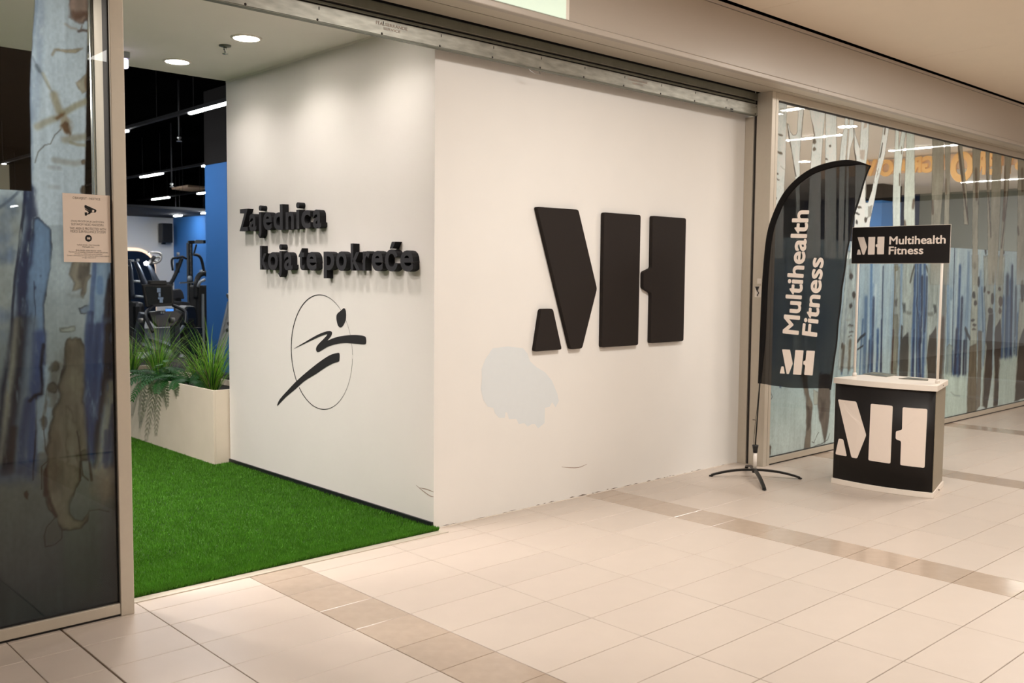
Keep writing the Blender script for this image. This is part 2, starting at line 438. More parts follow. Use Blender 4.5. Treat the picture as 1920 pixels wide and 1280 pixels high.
# metal edge strip of the turf, along the opening
tag(MB().box(-1.99, 0.02, -0.128, -0.066, -0.01, 0.005).build('trim_1', M['frame'], bevel=0.002), 'pale metal edging strip along the front of the green turf', 'trim', kind='structure')

# ---- walls of the white box
wf = MB().box(0, 3.40, 0, 0.12, -0.01, 3.4).build('wall_front', M['wall'])
tag(wf, 'white wall facing the mall with the big black logo', 'wall', kind='structure')
wsd = MB().box(0, 0.12, 0.12, 2.77, -0.01, 3.4).build('wall_side', M['wall'])
tag(wsd, 'white return wall with the black slogan lettering', 'wall', kind='structure')
# brightest lit area of the wall, painted on as a pale bluish patch
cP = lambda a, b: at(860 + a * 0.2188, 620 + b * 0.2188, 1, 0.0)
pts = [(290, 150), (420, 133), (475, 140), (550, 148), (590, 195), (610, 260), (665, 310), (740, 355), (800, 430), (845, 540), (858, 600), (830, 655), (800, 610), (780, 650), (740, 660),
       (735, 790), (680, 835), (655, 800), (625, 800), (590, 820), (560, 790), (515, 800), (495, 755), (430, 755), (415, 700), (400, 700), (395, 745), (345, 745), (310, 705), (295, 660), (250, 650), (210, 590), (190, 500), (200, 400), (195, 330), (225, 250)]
o = MB().flat([(p[0], p[2]) for p in (cP(*q) for q in pts)], lambda a, b: (a, -0.0006, b)).build('bright_area_patch', M['patch'], wf)
tag(o, 'pale bluish patch painted for the brightest area of the wall')
def ribbon(mb, pts, w, to3):
    pts = [np.array(p, float) for p in pts]
    for i in range(len(pts) - 1):
        d = pts[i + 1] - pts[i]; n = np.array([-d[1], d[0]]); n /= np.linalg.norm(n) + 1e-9
        w0 = w * (0.35 + 0.65 * math.sin(PI * (i + 0.3) / len(pts))); w1 = w * (0.35 + 0.65 * math.sin(PI * (i + 1.0) / len(pts)))
        mb.add([to3(*(pts[i] - n * w0 / 2)), to3(*(pts[i + 1] - n * w1 / 2)), to3(*(pts[i + 1] + n * w1 / 2)), to3(*(pts[i] + n * w0 / 2))], [(0, 1, 2, 3)])
mb = MB(); q = [at(u, v, 1, 0) for u, v in spline([(1053, 875), (1068, 876.5), (1085, 876), (1100, 870)], 4)]
ribbon(mb, [(p[0], p[2]) for p in q], 0.006, lambda a, b: (a, -0.0007, b))
mb.build('scratch', M['scuff'], wf)
mb = MB()
for pp in ([(780, 909), (793, 920), (806, 929), (813, 931)], [(786, 914), (800, 917), (813, 922)]):
    q = [at(u, v, 0, 0) for u, v in spline(pp, 4)]; ribbon(mb, [(p[1], p[2]) for p in q], 0.007, lambda a, b: (-0.0007, a, b))
mb.build('scratch', M['scuff'], wsd)
mb = MB(); x = 0.02
while x < 3.3:
    w = random.uniform(0.02, 0.10); t = random.uniform(0.002, 0.006) * (1.5 if 1.2 < x < 2.2 else 0.8)
    if random.random() < (0.8 if 1.0 < x < 2.4 else 0.4):
        z = 0.003 + random.uniform(0, 0.006); mb.add([(x, -0.0008, z), (x + w * .5, -0.0008, z - 0.001), (x + w, -0.0008, z + 0.001), (x + w * .5, -0.0008, z + t)], [(0, 1, 2, 3)])
    x += w * random.uniform(1.0, 1.8)
mb.build('crack', M['crack'], wf)
mb = MB()
for i in range(60):
    x = i * 0.055; mb.box(x, x + 0.056, -0.012 - 0.006 * random.random(), 0.0, -0.004, 0.002 + 0.002 * random.random())
mb.build('joint_plaster', M['plaster'], wf)
tag(MB().box(-0.014, 0, 0.004, 2.77, -0.005, 0.042).build('baseboard_left', M['blacktrim'], bevel=0.002), 'low black skirting along the slogan wall by the turf', 'baseboard', kind='structure')

# ---- ceilings
RC = 3.17
rcl = MB().box(-6, 0.0, -0.08, 2.75, RC, RC + 0.06).build('ceiling_entrance', M['ceil'])
tag(rcl, 'white entrance ceiling with two round downlights', 'ceiling', kind='structure')
tag(MB().box(-6, 0.0, 2.72, 2.78, RC + 0.06, 4.4).box(0.0, 3.4, 2.70, 2.77, 3.4, 4.4).build('wall_light_block', M['gymblack']), 'unseen black panels above the entrance ceiling that block light', 'wall', kind='structure')  # added out of view to stop light crossing above the entrance ceiling
MB().box(-0.012, 0, 0.0, 2.75, RC - 0.012, RC).build('ceiling_bead', M['ceil'], rcl)
mce = thing('ceiling', (0, 0, 3.62), 'beige panelled mall ceiling above the taupe fascia', 'ceiling', kind='structure')
seam = at(1885, 178, 2, 3.62)[0]
edges = [seam + 2.4 * k for k in range(-8, 6)]
for k in range(len(edges) - 1):
    o = MB().box(edges[k] + 0.0015, edges[k + 1] - 0.0015, -13, -0.515, 3.62, 3.66).build('ceiling_panel', M['mallceil'], mce)
tag(MB().box(-14, 22, -13, 0.0, 3.70, 3.74).build('ceiling_void', M['gymblack']), 'black void above the ceiling panels', 'ceiling', kind='structure')

# ---- fascia and soffit above the shopfront
fas = MB().box(-14, 22, -0.50, -0.44, 3.172, 3.572).build('trim_2', M['fascia'], bevel=0.002)
tag(fas, 'long taupe metal fascia above the shopfront', 'fascia', kind='structure')
mb = MB()
for x0, x1 in ((-14, -6), (-6, 0.5), (0.5, at(1448, 33, 1, -0.5)[0]), (at(1448, 33, 1, -0.5)[0], 9.0), (9.0, 22)):
    mb.box(x0 + 0.001, x1 - 0.001, -0.503, -0.44, 3.575, 3.602)
mb.build('top_trim', M['fascia'], fas, bevel=0.0015)
mb = MB()
xs_ = at(1532, 170, 1, -0.5)[0]
for x0, x1 in ((-14, -4), (-4, xs_), (xs_, 9.0), (9.0, 22)): mb.box(x0 + 0.001, x1 - 0.001, -0.512, -0.46, 3.132, 3.169)
mb.build('bottom_lip', M['fascia'], fas, bevel=0.006, seg=3)
MB().box(-14, 22, -0.46, -0.335, ZS, ZS + 0.02).build('soffit_panel', M['frame'], fas)
MB().box(-14, 22, -0.326, -0.150, ZS, ZS + 0.02).build('soffit_panel', M['frame'], fas)
MB().box(-14, 22, -0.337, -0.329, ZS + 0.004, ZS + 0.03).build('soffit_gap', M['frame_dark'], fas)
MB().box(-14, 22, -0.44, -0.10, 3.56, 3.60).build('back_panel', M['gymblack'], fas)
MB().box(-14, -2.06, -0.15, -0.06, ZS, 3.6).box(3.4, 22, -0.15, -0.06, ZS, 3.6).build('back_wall', M['gymblack'], fas)

# ---- rest of the mall, seen only in the reflections
tag(MB().box(-14, 22, -13.2, -13, 0, 3.7).build('wall_opposite', M['mallceil']), 'beige wall on the other side of the mall', 'wall', kind='structure')

# ================================================================== GYM
tag(MB().box(-8, 24, 0.02, 24, -0.2, -0.004).build('floor_gym', M['gymfloor']), 'dark rubber gym floor behind the planter', 'floor', kind='structure')
tag(MB().box(-8, 24, 2.7, 24, 4.4, 4.5).box(3.4, 24, -0.06, 2.7, 4.4, 4.5).build('ceiling_gym', M['gymblack']), 'black open gym ceiling', 'ceiling', kind='structure')
YB = 22.6; XB = 8.1
tag(MB().box(-8, XB, YB, YB + 0.1, 0, 3.2).build('wall_back', M['gymwhite']), 'white back wall of the gym', 'wall', kind='structure')
tag(MB().box(XB, XB + 0.1, 13, YB, 0, 3.2).build('wall_right', M['gymblue']), 'blue side wall at the back of the gym', 'wall', kind='structure')
tag(MB().box(-8, 24, YB - 0.02, YB + 0.1, 3.2, 4.4).box(-8, -7.9, 0, 24, 0, 4.4).box(23.9, 24, 0, 24, 0, 4.4).build('wall_dark', M['gymblack']), 'black upper walls around the gym', 'wall', kind='structure')
sof = MB().box(2.0, XB + 4, 18.8, YB, 3.19, 3.25).build('ceiling_soffit', M['gymsoffit'])
tag(sof, 'charcoal lowered soffit before the white back wall', 'ceiling', kind='structure')
# room behind the right window
tag(MB().box(3.5, 24, -0.06, 8.6, -0.004, 0.004).build('floor_room', M['tile']), 'pale tiled floor behind the right window', 'floor', kind='structure')
px = lambda u, x: at(u, 430, 0, x)[1]
tag(MB().box(3.5, 24, -0.06, 8.6, 3.62, 3.68).build('ceiling_room', M['ceil']), 'beige ceiling seen through the right window', 'ceiling', kind='structure')
tag(MB().box(5.0, 24, 8.6, 8.7, 0, 4.4).build('wall_partition', M['roomwall']), 'grey partition wall behind the right window', 'wall', kind='structure')
tag(MB().box(19.0, 19.1, px(1722, 19), 8.6, 0, 3.62).build('wall_navy', M['navy']), 'navy wall behind the blue column in the right window', 'wall', kind='structure')
tag(MB().box(19.0, 19.1, -0.06, px(1722, 19) - 0.01, 0, 3.62).build('wall_end', M['roomwall']), 'grey green end wall seen through the right window', 'wall', kind='structure')
c = thing('column', (3.0, 8.85, 0), 'blue square column with dark top beside the planter', 'column', kind='structure')
MB().box(3.0, 3.7, 8.85, 9.6, 0, 3.27).build('column_body', M['gymblue'], c, bevel=0.01); MB().box(3.0, 3.7, 8.85, 9.6, 3.27, 4.4).build('column_top', M['gymdark'], c)
c = thing('column', (15.9, 4.9, 0), 'blue square column with dark top behind the right window', 'column', kind='structure')
cy0, cy1 = px(1652, 16.0), px(1622, 16.0)
MB().box(16.0, 16.9, cy0, cy1, 0, 3.27).build('column_body', M['gymblue'], c, bevel=0.01); MB().box(16.0, 16.9, cy0, cy1, 3.27, 3.62).build('column_top', M['gymdark'], c)
tag(MB().box(at(-60, 308, 1, 9)[0], at(17, 308, 1, 9)[0], 9.0, 9.3, 0, at(10, 308, 1, 9)[2]).build('wall_beige', M['beige']), 'beige wall end seen through the top of the left window', 'wall', kind='structure')
tag(MB().box(-6, -2.11, 0.35, 0.43, 0, 1.90).build('wall_low', M['gymdark']), 'dark low partition behind the printed left window', 'wall', kind='structure')
tag(MB().box(3.4, 3.5, 0.0, 2.77, 0, 4.4).build('wall_box', M['gymwhite']), 'far side of the white box beside the right window', 'wall', kind='structure')

# ---- linear gym lights (rail with a lit diffuser)
def gym_light(x, y0, y1, z, label, group=None):
    t = thing('strip_light', (x, (y0 + y1) / 2, z), label, 'light', group)
    MB().box(x - 0.035, x + 0.035, y0 - 0.03, y1 + 0.03, z + 0.001, z + 0.05).build('housing', M['gymsoffit'], t)
    MB().box(x - 0.028, x + 0.028, y0, y1, z - 0.02, z + 0.001).build('diffuser', M['led'], t, bevel=0.008)
    for yy in (y0 + 0.1, y1 - 0.1): MB().tube([(x, yy, z + 0.05), (x, yy, 4.4)], 0.004, 5).build('hanger', M['gymsoffit'], t)
def gym_rail(x, spans, z, label):
    t = thing('light_rail', (x, spans[0][0], z), label, 'rail')
    for y0, y1 in spans:
        MB().box(x - 0.03, x + 0.03, y0, y1, z + 0.01, z + 0.05).build('rail', M['gymsoffit'], t)
        MB().tube([(x, (y0 + y1) / 2, z + 0.05), (x, (y0 + y1) / 2, 4.4)], 0.004, 5).build('hanger', M['gymsoffit'], t)
ZL = 3.6
gym_rail(1.585, [(6.995, 8.965), (10.14, 14.9)], ZL, 'dark light rail nearest the entrance ceiling')
gym_rail(4.32, [(12.53, 14.29), (15.46, 20.0)], ZL, 'dark light rail in the middle of the gym ceiling')
gym_rail(6.96, [(18.54, 20.14), (21.31, 22.4)], ZL, 'dark light rail at the back of the gym ceiling')
gym_light(1.585, 5.82, 6.96, ZL, 'longest lit strip, high beside the white slogan wall')
gym_light(1.585, 9.0, 10.1, ZL, 'lit strip end just right of the beige window post')
gym_light(4.32, 14.33, 15.42, ZL, 'lit strip in the second row of gym lights')
gym_light(4.32, 11.4, 12.49, ZL, 'lit strip end touching the dark column top')
gym_light(6.95, 20.18, 21.27, ZL, 'lit strip in the third row, left one')
gym_light(6.98, 17.5, 18.5, ZL, 'lit strip in the third row, against the blue column')
gym_light(7.49, 20.65, 21.1, 3.165, 'short lit strip under the charcoal soffit')
gym_light(7.47, 18.9, 19.35, 3.165, 'shortest lit strip under the soffit by the blue column')
for x, y in ((-1.2, 6.4), (-1.2, 12.0), (1.585, 15.5), (5.5, 11.5), (-4.0, 9), (3.2, 20.6), (4.6, 20.6)):  # unseen strips; the back two are added to brighten the white wall
    gym_light(x, y - 0.55, y + 0.55, 3.165 if y > 20 else ZL, 'unseen gym strip adding light', 'gym lights out of sight')
# small pendant sprinklers
for u, v in ((336, 262), (322, 348)):
    P = at(u, v, 1, 9.0 if v < 300 else 13.0)
    t = thing('sprinkler', P, 'tiny sprinkler head hanging %s in the dark gym ceiling' % ('high' if v < 300 else 'low beside the wooden panel'), 'sprinkler')
    MB().tube([(P[0], P[1], 4.4), (P[0], P[1], P[2] + 0.05)], 0.012, 6).build('pipe', M['gymsoffit'], t)
    MB().lathe([(0.02, 0.05), (0.035, 0.03), (0.012, 0.0), (0.04, -0.02), (0.04, -0.024)], P, n=10).build('sprinkler_head', M['steel'], t)
# wooden ceiling slab behind the second row
P = [at(u, v, 2, 3.9) for u, v in ((322, 355), (352, 350), (388, 353), (372, 361))]
t = MB().prism([(p[0], p[1]) for p in P], lambda a, b: (a, b, 3.9), (0, 0, 0.05)).build('ceiling_raft', mat('tan_raft', (140, 118, 96), 0.7))
tag(t, 'tan flat raft hung under the black gym ceiling', 'ceiling panel')

# ---- speaker on the back wall
P0 = at(303, 418, 1, YB - 0.3); P1 = at(324, 455, 1, YB - 0.3)
t = thing('loudspeaker', ((P0[0] + P1[0]) / 2, YB, P1[2]), 'black loudspeaker on the white back wall of the gym', 'speaker')
MB().box(P0[0], P1[0], YB - 0.32, YB - 0.06, P1[2], P0[2]).build('cabinet', M['black_plastic'], t, bevel=0.02)
MB().box(P0[0] + .03, P1[0] - .03, YB - 0.326, YB - 0.318, P1[2] + .03, P0[2] - .03).build('grille', M['rubber'], t)
MB().box((P0[0] + P1[0]) / 2 - 0.05, (P0[0] + P1[0]) / 2 + 0.05, YB - 0.07, YB, P1[2] - 0.04, P1[2] + 0.12).build('bracket', M['black_metal'], t)
# ---- arched mirror with a warm lit edge
C0 = at(246, 470, 1, YB - 0.05); zt = C0[2]; xr = at(291, 505, 1, YB - 0.05)[0]; xlft = at(200, 500, 1, YB - 0.05)[0]
t = thing('mirror', ((xlft + xr) / 2, YB, 0.3), 'arched dark mirror with a warm lit edge on the back wall', 'mirror')
xm = at(255, 480, 1, YB - 0.05)[0]
arch = [(xlft, 0.3), (xr, 0.3)] + [(xm + (xr - xm) * math.cos(a), zt - (xr - xm) + (xr - xm) * math.sin(a)) for a in np.linspace(0, PI / 2, 10)] + [(xlft, zt)]
MB().prism(arch, lambda a, b: (a, YB - 0.06, b), (0, 0.03, 0)).build('mirror_glass', mat('dark_mirror', (24, 26, 30), 0.1), t)
cen = np.array([(xlft + xr) / 2, 1.2]); big = [tuple(cen + (np.array(p) - cen) * 1.03 + np.array([0.0, 0.05])) for p in arch]
MB().prism(big, lambda a, b: (a, YB - 0.03, b), (0, 0.02, 0)).build('lit_edge', M['halo'], t)

# ---- machines
def P(u, v, Y): return at(u, v, 1, Y)
def PT(pts, Y, dy=0.0): return [P(u, v, Y) + np.array([0, dy, 0]) for u, v in pts]

def treadmill():
    Y = 9.0
    c = P(298, 560, Y); t = thing('treadmill', (c[0], Y, 0), 'black treadmill with a large dark screen behind the grasses', 'treadmill')
    TL, TR, BR, BL = P(268, 533, Y), P(324, 533, Y), P(326, 573, Y), P(275, 576, Y)
    poly = [(p[0], p[2]) for p in (TL, TR, BR, BL)]; poly = round_poly(poly[::-1], 0.02)
    MB().prism(poly, lambda a, b: (a, Y, b), (0, 0.06, 0)).build('screen_bezel', M['machine'], t, bevel=0.006)
    q = [(p[0], p[2]) for p in (P(272, 537, Y), P(321, 537, Y), P(322, 568, Y), P(278, 571, Y))]
    sc = MB().flat(q, lambda a, b: (a, Y - 0.004, b)).build('screen', M['screen'], t)
    mb = MB()
    for u0, v0, u1, v1 in ((294, 540, 301, 548), (297, 549, 301, 556), (296, 557, 306, 561), (299, 561, 305, 567)):
        a, b = P(u0, v0, Y), P(u1, v1, Y); mb.flat([(a[0], a[2]), (b[0], a[2]), (b[0], b[2]), (a[0], b[2])], lambda x, z: (x, Y - 0.006, z))
    mb.build('screen_image', M['screen_glow'], sc)
    a, b = P(280, 527, Y), P(312, 534, Y)
    MB().box(a[0], b[0], Y - 0.02, Y + 0.08, b[2], a[2] + 0.01).build('top_ledge', M['machine'], t, bevel=0.01)
    q = [(p[0], p[2]) for p in (P(272, 584, Y), P(322, 580, Y), P(338, 590, Y), P(330, 602, Y), P(322, 610, Y), P(286, 612, Y), P(276, 600, Y))]
    cp = MB().prism(q[::-1], lambda a, b: (a, Y - 0.15 + (b - 1.0) * 0.3, b), (0, 0.1, 0)).build('control_panel', M['machine'], t, bevel=0.012)
    mb = MB()
    for i in range(2):
        for j in range(2):
            p = P(289 + 4 * i, 579 + 4 * j + 2, Y); mb.box(p[0] - .009, p[0] + .009, Y - 0.262, Y - 0.25, p[2] - .009, p[2] + .009)
    for i in range(5):
        p = P(298 + 3 * i, 577, Y); mb.box(p[0] - .007, p[0] + .007, Y - 0.262, Y - 0.25, p[2] - .009, p[2] + .009)
    tag(mb.build('keypad', M['silver'], cp), kind='stuff')
    a, b = P(297, 578, Y), P(311, 582, Y); MB().box(a[0], b[0], Y - 0.266, Y - 0.25, b[2], a[2]).build('blue_display', M['led_blue'], cp)
    for sgn, pts in ((-1, [(286, 574), (268, 586), (265, 602), (268, 620)]), (1, [(324, 572), (339, 582), (336, 592), (328, 606)])):
        pp = [P(u, v, Y) for u, v in pts]; pp = [p + np.array([0, -0.12 * i, 0]) for i, p in enumerate(pp)]
        MB().tube(spline(pp, 5), 0.026, 8).build('handlebar', M['machine'], t)
        x = c[0] + sgn * 0.36
        MB().bar((x, Y + 0.25, 0.12), (c[0] + sgn * 0.24, Y, 1.02), 0.09, 0.11, up=(0, 1, 0.2)).build('upright', M['gunmetal'], t, bevel=0.01)
    for u, v in ((264, 598), (324, 597)):
        p = P(u, v, Y - 0.2); MB().lathe([(0.032, -0.05), (0.035, 0.0), (0.03, 0.012)], p, n=12).build('bottle_holder', M['steel'], t)
    MB().box(c[0] - 0.43, c[0] + 0.43, Y - 1.7, Y + 0.05, 0.12, 0.22).build('deck', M['machine'], t, bevel=0.02)
    MB().box(c[0] - 0.28, c[0] + 0.28, Y - 1.66, Y - 0.1, 0.222, 0.227).build('running_belt', M['rubber'], t)
    q = [(Y - 0.1, 0.12), (Y + 0.5, 0.12), (Y + 0.5, 0.32), (Y + 0.3, 0.44), (Y, 0.36)]
    MB().prism(q, lambda a, b: (c[0] - 0.42, a, b), (0.84, 0, 0)).build('motor_hood', M['machine'], t, bevel=0.03)
    for s1 in (-1, 1):
        for yy in (Y - 1.5, Y + 0.3): MB().box(c[0] + s1 * .36 - .04, c[0] + s1 * .36 + .04, yy - .06, yy + .06, 0, 0.13).build('foot', M['rubber'], t)
treadmill()

def elliptical():
    Y = 12.3; c = P(258, 560, Y)
    t = thing('elliptical_trainer', (c[0], Y, 0), 'black elliptical trainer with sloping blue-grey arms beside the beige post', 'gym machine')
    a, b = P(237, 497, Y), P(247, 560, Y)
    MB().box(a[0] - 0.05, b[0], Y, Y + 0.2, 0.15, a[2]).build('mast', M['machine'], t, bevel=0.03)
    for pts, w in (([(254, 490), (262, 508), (268, 525), (277, 540)], 0.13), ([(278, 495), (285, 508), (291, 522), (296, 531)], 0.12), ([(242, 486), (246, 510), (249, 560)], 0.09)):
        pp = PT(pts, Y - 0.1); MB().tube(spline(pp, 5), [w / 2 * (0.8 + 0.05 * i) for i in range(len(pts) * 5 - 4)], 8, sy=0.6).build('swing_arm', M['gunmetal'], t)
    for pts in ([(278, 474), (298, 474), (302, 482), (298, 490), (290, 489), (284, 483)], [(284, 493), (294, 492), (300, 486), (299, 482), (291, 482)]):
        MB().tube(spline(PT(pts, Y - 0.15), 5), 0.022, 8).build('hand_grip', M['steel'], t)
    MB().tube(PT([(278, 495), (290, 481)], Y - 0.16), 0.035, 8).build('grip_bar', M['rubber'], t)
    p = P(274, 494, Y - 0.2); MB().lathe([(0.0, -0.03), (0.03, -0.02), (0.035, 0.02), (0.0, 0.04)], p, n=12).build('pulse_sensor', M['led'], t)
    for u0, v0, u1, v1 in ((244, 486, 250, 491), (255, 485, 260, 490)):
        a, b = P(u0, v0, Y - 0.2), P(u1, v1, Y - 0.2); MB().box(a[0], b[0], Y - 0.24, Y - 0.2, b[2], a[2]).build('clamp', M['silver'], t, bevel=0.008)
    for (u0, v0), (u1, v1) in (((250, 527), (262, 528)), ((254, 555), (270, 557))):
        MB().tube(PT([(u0, v0), (u1, v1)], Y - 0.2), 0.022, 8).build('cross_tube', M['silver'], t)
    a, b = P(236, 565, Y), P(258, 640, Y)
    MB().box(a[0], b[0], Y - 0.4, Y + 0.3, 0.12, a[2]).build('flywheel_housing', M['machine'], t, bevel=0.08)
    for s1 in (-0.15, 0.25): MB().bar((c[0] + s1, Y - 1.2, 0.28), (c[0] + s1, Y, 0.4), 0.12, 0.06).build('pedal_arm', M['gunmetal'], t)
    MB().box(c[0] - 0.35, c[0] + 0.35, Y - 1.3, Y + 0.5, 0.0, 0.12).build('base_frame', M['machine'], t, bevel=0.02)
elliptical()

def chest_press():
    Y = 13.5; c = P(335, 560, Y)
    t = thing('chest_press', (c[0], Y, 0), 'black seated press machine with padded back before the blue wall', 'gym machine')
    MB().tube(spline(PT([(341, 484), (333, 505), (324, 525), (316, 536)], Y), 5), 0.04, 8).build('lever_arm', M['machine'], t)
    MB().tube(PT([(331, 484), (342, 481), (350, 485)], Y - 0.1), 0.022, 8).build('hand_grip', M['machine'], t)
    p = P(334, 480, Y - 0.1); q = P(334, 473, Y - 0.1); MB().tube([p, q], 0.03, 8).build('grip_end', M['silver'], t)
    MB().tube(spline(PT([(324, 507), (322, 490), (325, 484), (333, 483)], Y + 0.05), 5), 0.022, 8).build('side_tube', M['machine'], t)
    a, b = P(332, 492, Y), P(338, 512, Y); MB().box(a[0], b[0], Y, Y + 0.1, b[2], a[2]).build('weight_pad', M['rubber'], t, bevel=0.03)
    q = [(p[0], p[2]) for p in (P(324, 562, Y), P(347, 560, Y), P(343, 546, Y), P(338, 541, Y), P(324, 543, Y))]
    MB().prism(round_poly(q, 0.03), lambda a, b: (a, Y, b), (0, 0.1, 0)).build('back_pad', M['pad'], t, bevel=0.02)
    q = [(p[0], p[2]) for p in (P(326, 582, Y), P(353, 580, Y), P(348, 566, Y), P(326, 564, Y))]
    MB().prism(round_poly(q, 0.03), lambda a, b: (a, Y - 0.3, b), (0, 0.3, 0)).build('seat_pad', M['pad'], t, bevel=0.02)
    a, b = P(316, 528, Y), P(326, 536, Y); MB().box(a[0], b[0], Y, Y + 0.12, b[2], a[2]).build('pivot_box', M['machine'], t, bevel=0.02)
    MB().box(c[0] - 0.06, c[0] + 0.06, Y, Y + 0.12, 0.1, P(0, 560, Y)[2]).build('column_frame', M['machine'], t, bevel=0.015)
    MB().box(c[0] - 0.45, c[0] + 0.45, Y - 0.9, Y + 0.6, 0, 0.1).build('base_frame', M['machine'], t, bevel=0.02)
chest_press()

def rack():
    Y = 15.5; c = P(359, 520, Y)
    t = thing('power_rack', (c[0], Y, 0), 'dark perforated rack post with a steel top bar before the blue wall', 'gym rack')
    a, b = P(353, 455, Y), P(363, 575, Y)
    MB().box(a[0], a[0] + 0.035, Y, Y + 0.1, 0, a[2]).box(b[0] - 0.03, b[0], Y, Y + 0.1, 0, a[2]).build('post', M['machine'], t, bevel=0.006)
    for k in range(9):
        v = 462 + k * 11.5; p, q = P(355, v, Y), P(361, v + 6, Y)
        MB().bar(p + np.array([0, .05, 0]), q + np.array([0, .05, 0]), 0.07, 0.035).build('rung', M['steel'] if k < 7 else M['machine'], t)
    MB().bar(P(353, 454, Y - 0.02), P(392, 453, Y - 0.02), 0.07, 0.07).build('top_bar', M['machine'], t, bevel=0.01)
    MB().bar(P(366, 453, Y - 0.08), P(380, 453, Y - 0.08), 0.06, 0.075).build('bar_grip', M['steel'], t)
    MB().bar(P(337, 530, Y - 0.05), P(366, 529, Y - 0.05), 0.03, 0.03).build('safety_arm', M['steel'], t)
    p = P(356, 522, Y - 0.08); MB().lathe([(0.03, -0.06), (0.05, -0.04), (0.05, 0.02), (0.03, 0.06)], p, n=12).build('catch', M['silver'], t)
    MB().bar(P(368, 458, Y), P(363, 478, Y), 0.03, 0.03).build('brace', M['machine'], t)
    MB().box(c[0] - 0.2, c[0] + 0.8, Y - 0.6, Y + 0.6, 0, 0.08).build('base_frame', M['machine'], t, bevel=0.01)
rack()

def cable():
    Y = 12.0; c = P(378, 540, Y)
    t = thing('cable_machine', (c[0], Y, 0), 'black cable machine with a curved arm partly behind the blue column', 'gym machine')
    MB().tube(spline(PT([(363, 477), (372, 479), (378, 488), (383, 512)], Y), 6), 0.028, 8).build('curved_arm', M['machine'], t)
    MB().tube(spline(PT([(367, 560), (368, 530), (374, 516), (384, 512), (392, 518)], Y), 6), 0.05, 8).build('pulley_hood', M['machine'], t)
    p = P(377, 512, Y); MB().lathe([(0.02, -0.06), (0.035, -0.02), (0.02, 0.02), (0.03, 0.06)], p, n=10).build('swivel', M['silver'], t)
    a, b = P(373, 523, Y), P(384, 530, Y); MB().tube(PT([(371, 538), (375, 528), (384, 524)], Y - 0.08), 0.03, 8).build('pulley_guard', M['silver'], t)
    a, b = P(368, 535, Y), P(379, 545, Y); MB().box(a[0], b[0] + .3, Y, Y + 0.3, 0.05, a[2]).build('weight_tower', M['machine'], t, bevel=0.03)
    a, b = P(379, 551, Y - 0.05), P(384, 640, Y - 0.05); MB().box(a[0], b[0], Y - 0.05, Y - 0.01, 0.1, a[2]).build('guard_panel', M['silver'], t)
    MB().box(c[0] - 0.3, c[0] + 0.5, Y - 0.3, Y + 0.5, 0, 0.06).build('base_frame', M['machine'], t)
cable()

def recumbent():
    Y = 10.3; c = P(356, 600, Y)
    t = thing('exercise_bike', (c[0], Y, 0), 'black exercise bike housing behind the taller grass', 'exercise bike')
    q = [(p[0], p[2]) for p in (P(340, 640, Y), P(372, 640, Y), P(371, 590, Y), P(367, 574, Y), P(352, 573, Y), P(343, 582, Y), P(338, 605, Y))]
    MB().prism(round_poly(q, 0.04), lambda a, b: (a, Y, b), (0, 0.35, 0)).build('housing', M['machine'], t, bevel=0.03)
    a, b = P(349, 597, Y), P(364, 640, Y); MB().box(a[0], b[0], Y - 0.03, Y, b[2], a[2]).build('crank_cover', M['rubber'], t, bevel=0.02)
    MB().bar(P(344, 610, Y - .1), P(330, 632, Y - .1), 0.05, 0.03).build('crank', M['silver'], t)
    MB().tube(spline(PT([(342, 590), (335, 604), (326, 612)], Y - .1), 5), 0.022, 8).build('handlebar', M['machine'], t)
    MB().box(c[0] - 0.12, c[0] + 0.12, Y - 0.2, Y + 0.5, 0.06, P(0, 625, Y)[2]).build('column_frame', M['machine'], t)
    MB().box(c[0] - 0.25, c[0] + 0.25, Y - 0.5, Y + 0.7, 0, 0.07).build('base_frame', M['machine'], t, bevel=0.02)
recumbent()

def bike():
    Y = 6.6; c = P(430, 600, Y)
    t = thing('spin_bike', (c[0], Y, 0), 'grey spin bike mast with a dark tablet at the white wall edge', 'exercise bike')
    lo = P(420, 628, Y); hi = P(434, 566, Y); dn = lo + (lo - hi) * (lo[2] - 0.1) / (hi[2] - lo[2])
    MB().bar(dn, hi, 0.10, 0.05, up=(0, 1, 0)).build('stem', M['silver'], t, bevel=0.012)
    mb = MB()
    for k in range(4):
        f = 0.15 + 0.2 * k; p = lo + (hi - lo) * f; mb.obox(p + np.array([0, -0.052, 0]), (0.012, 0, 0.008), (0, 0.002, 0), (-0.006, 0, 0.02))
    mb.build('stem_marks', M['machine'], t)
    MB().tube(spline(PT([(428, 557), (436, 553), (448, 553)], Y - 0.05), 5), 0.045, 10).build('head_tube', M['silver'], t)
    MB().tube(PT([(430, 566), (446, 566)], Y - 0.05), 0.04, 10).build('collar', M['machine'], t)
    q = [(p[0], p[2]) for p in (P(432, 504, Y), P(450, 500, Y), P(452, 545, Y), P(440, 541, Y))]
    MB().prism(q[::-1], lambda a, b: (a, Y, b), (0, 0.03, 0)).build('tablet', M['machine'], t, bevel=0.006)
    MB().bar(P(432, 504, Y - .005), P(440, 541, Y - .005), 0.012, 0.012, up=(0, 1, 0)).build('tablet_rim', M['silver'], t)
    MB().box(c[0] - 0.1, c[0] + 0.6, Y - 0.25, Y + 0.25, 0, 0.1).build('base_frame', M['machine'], t, bevel=0.02)
bike()

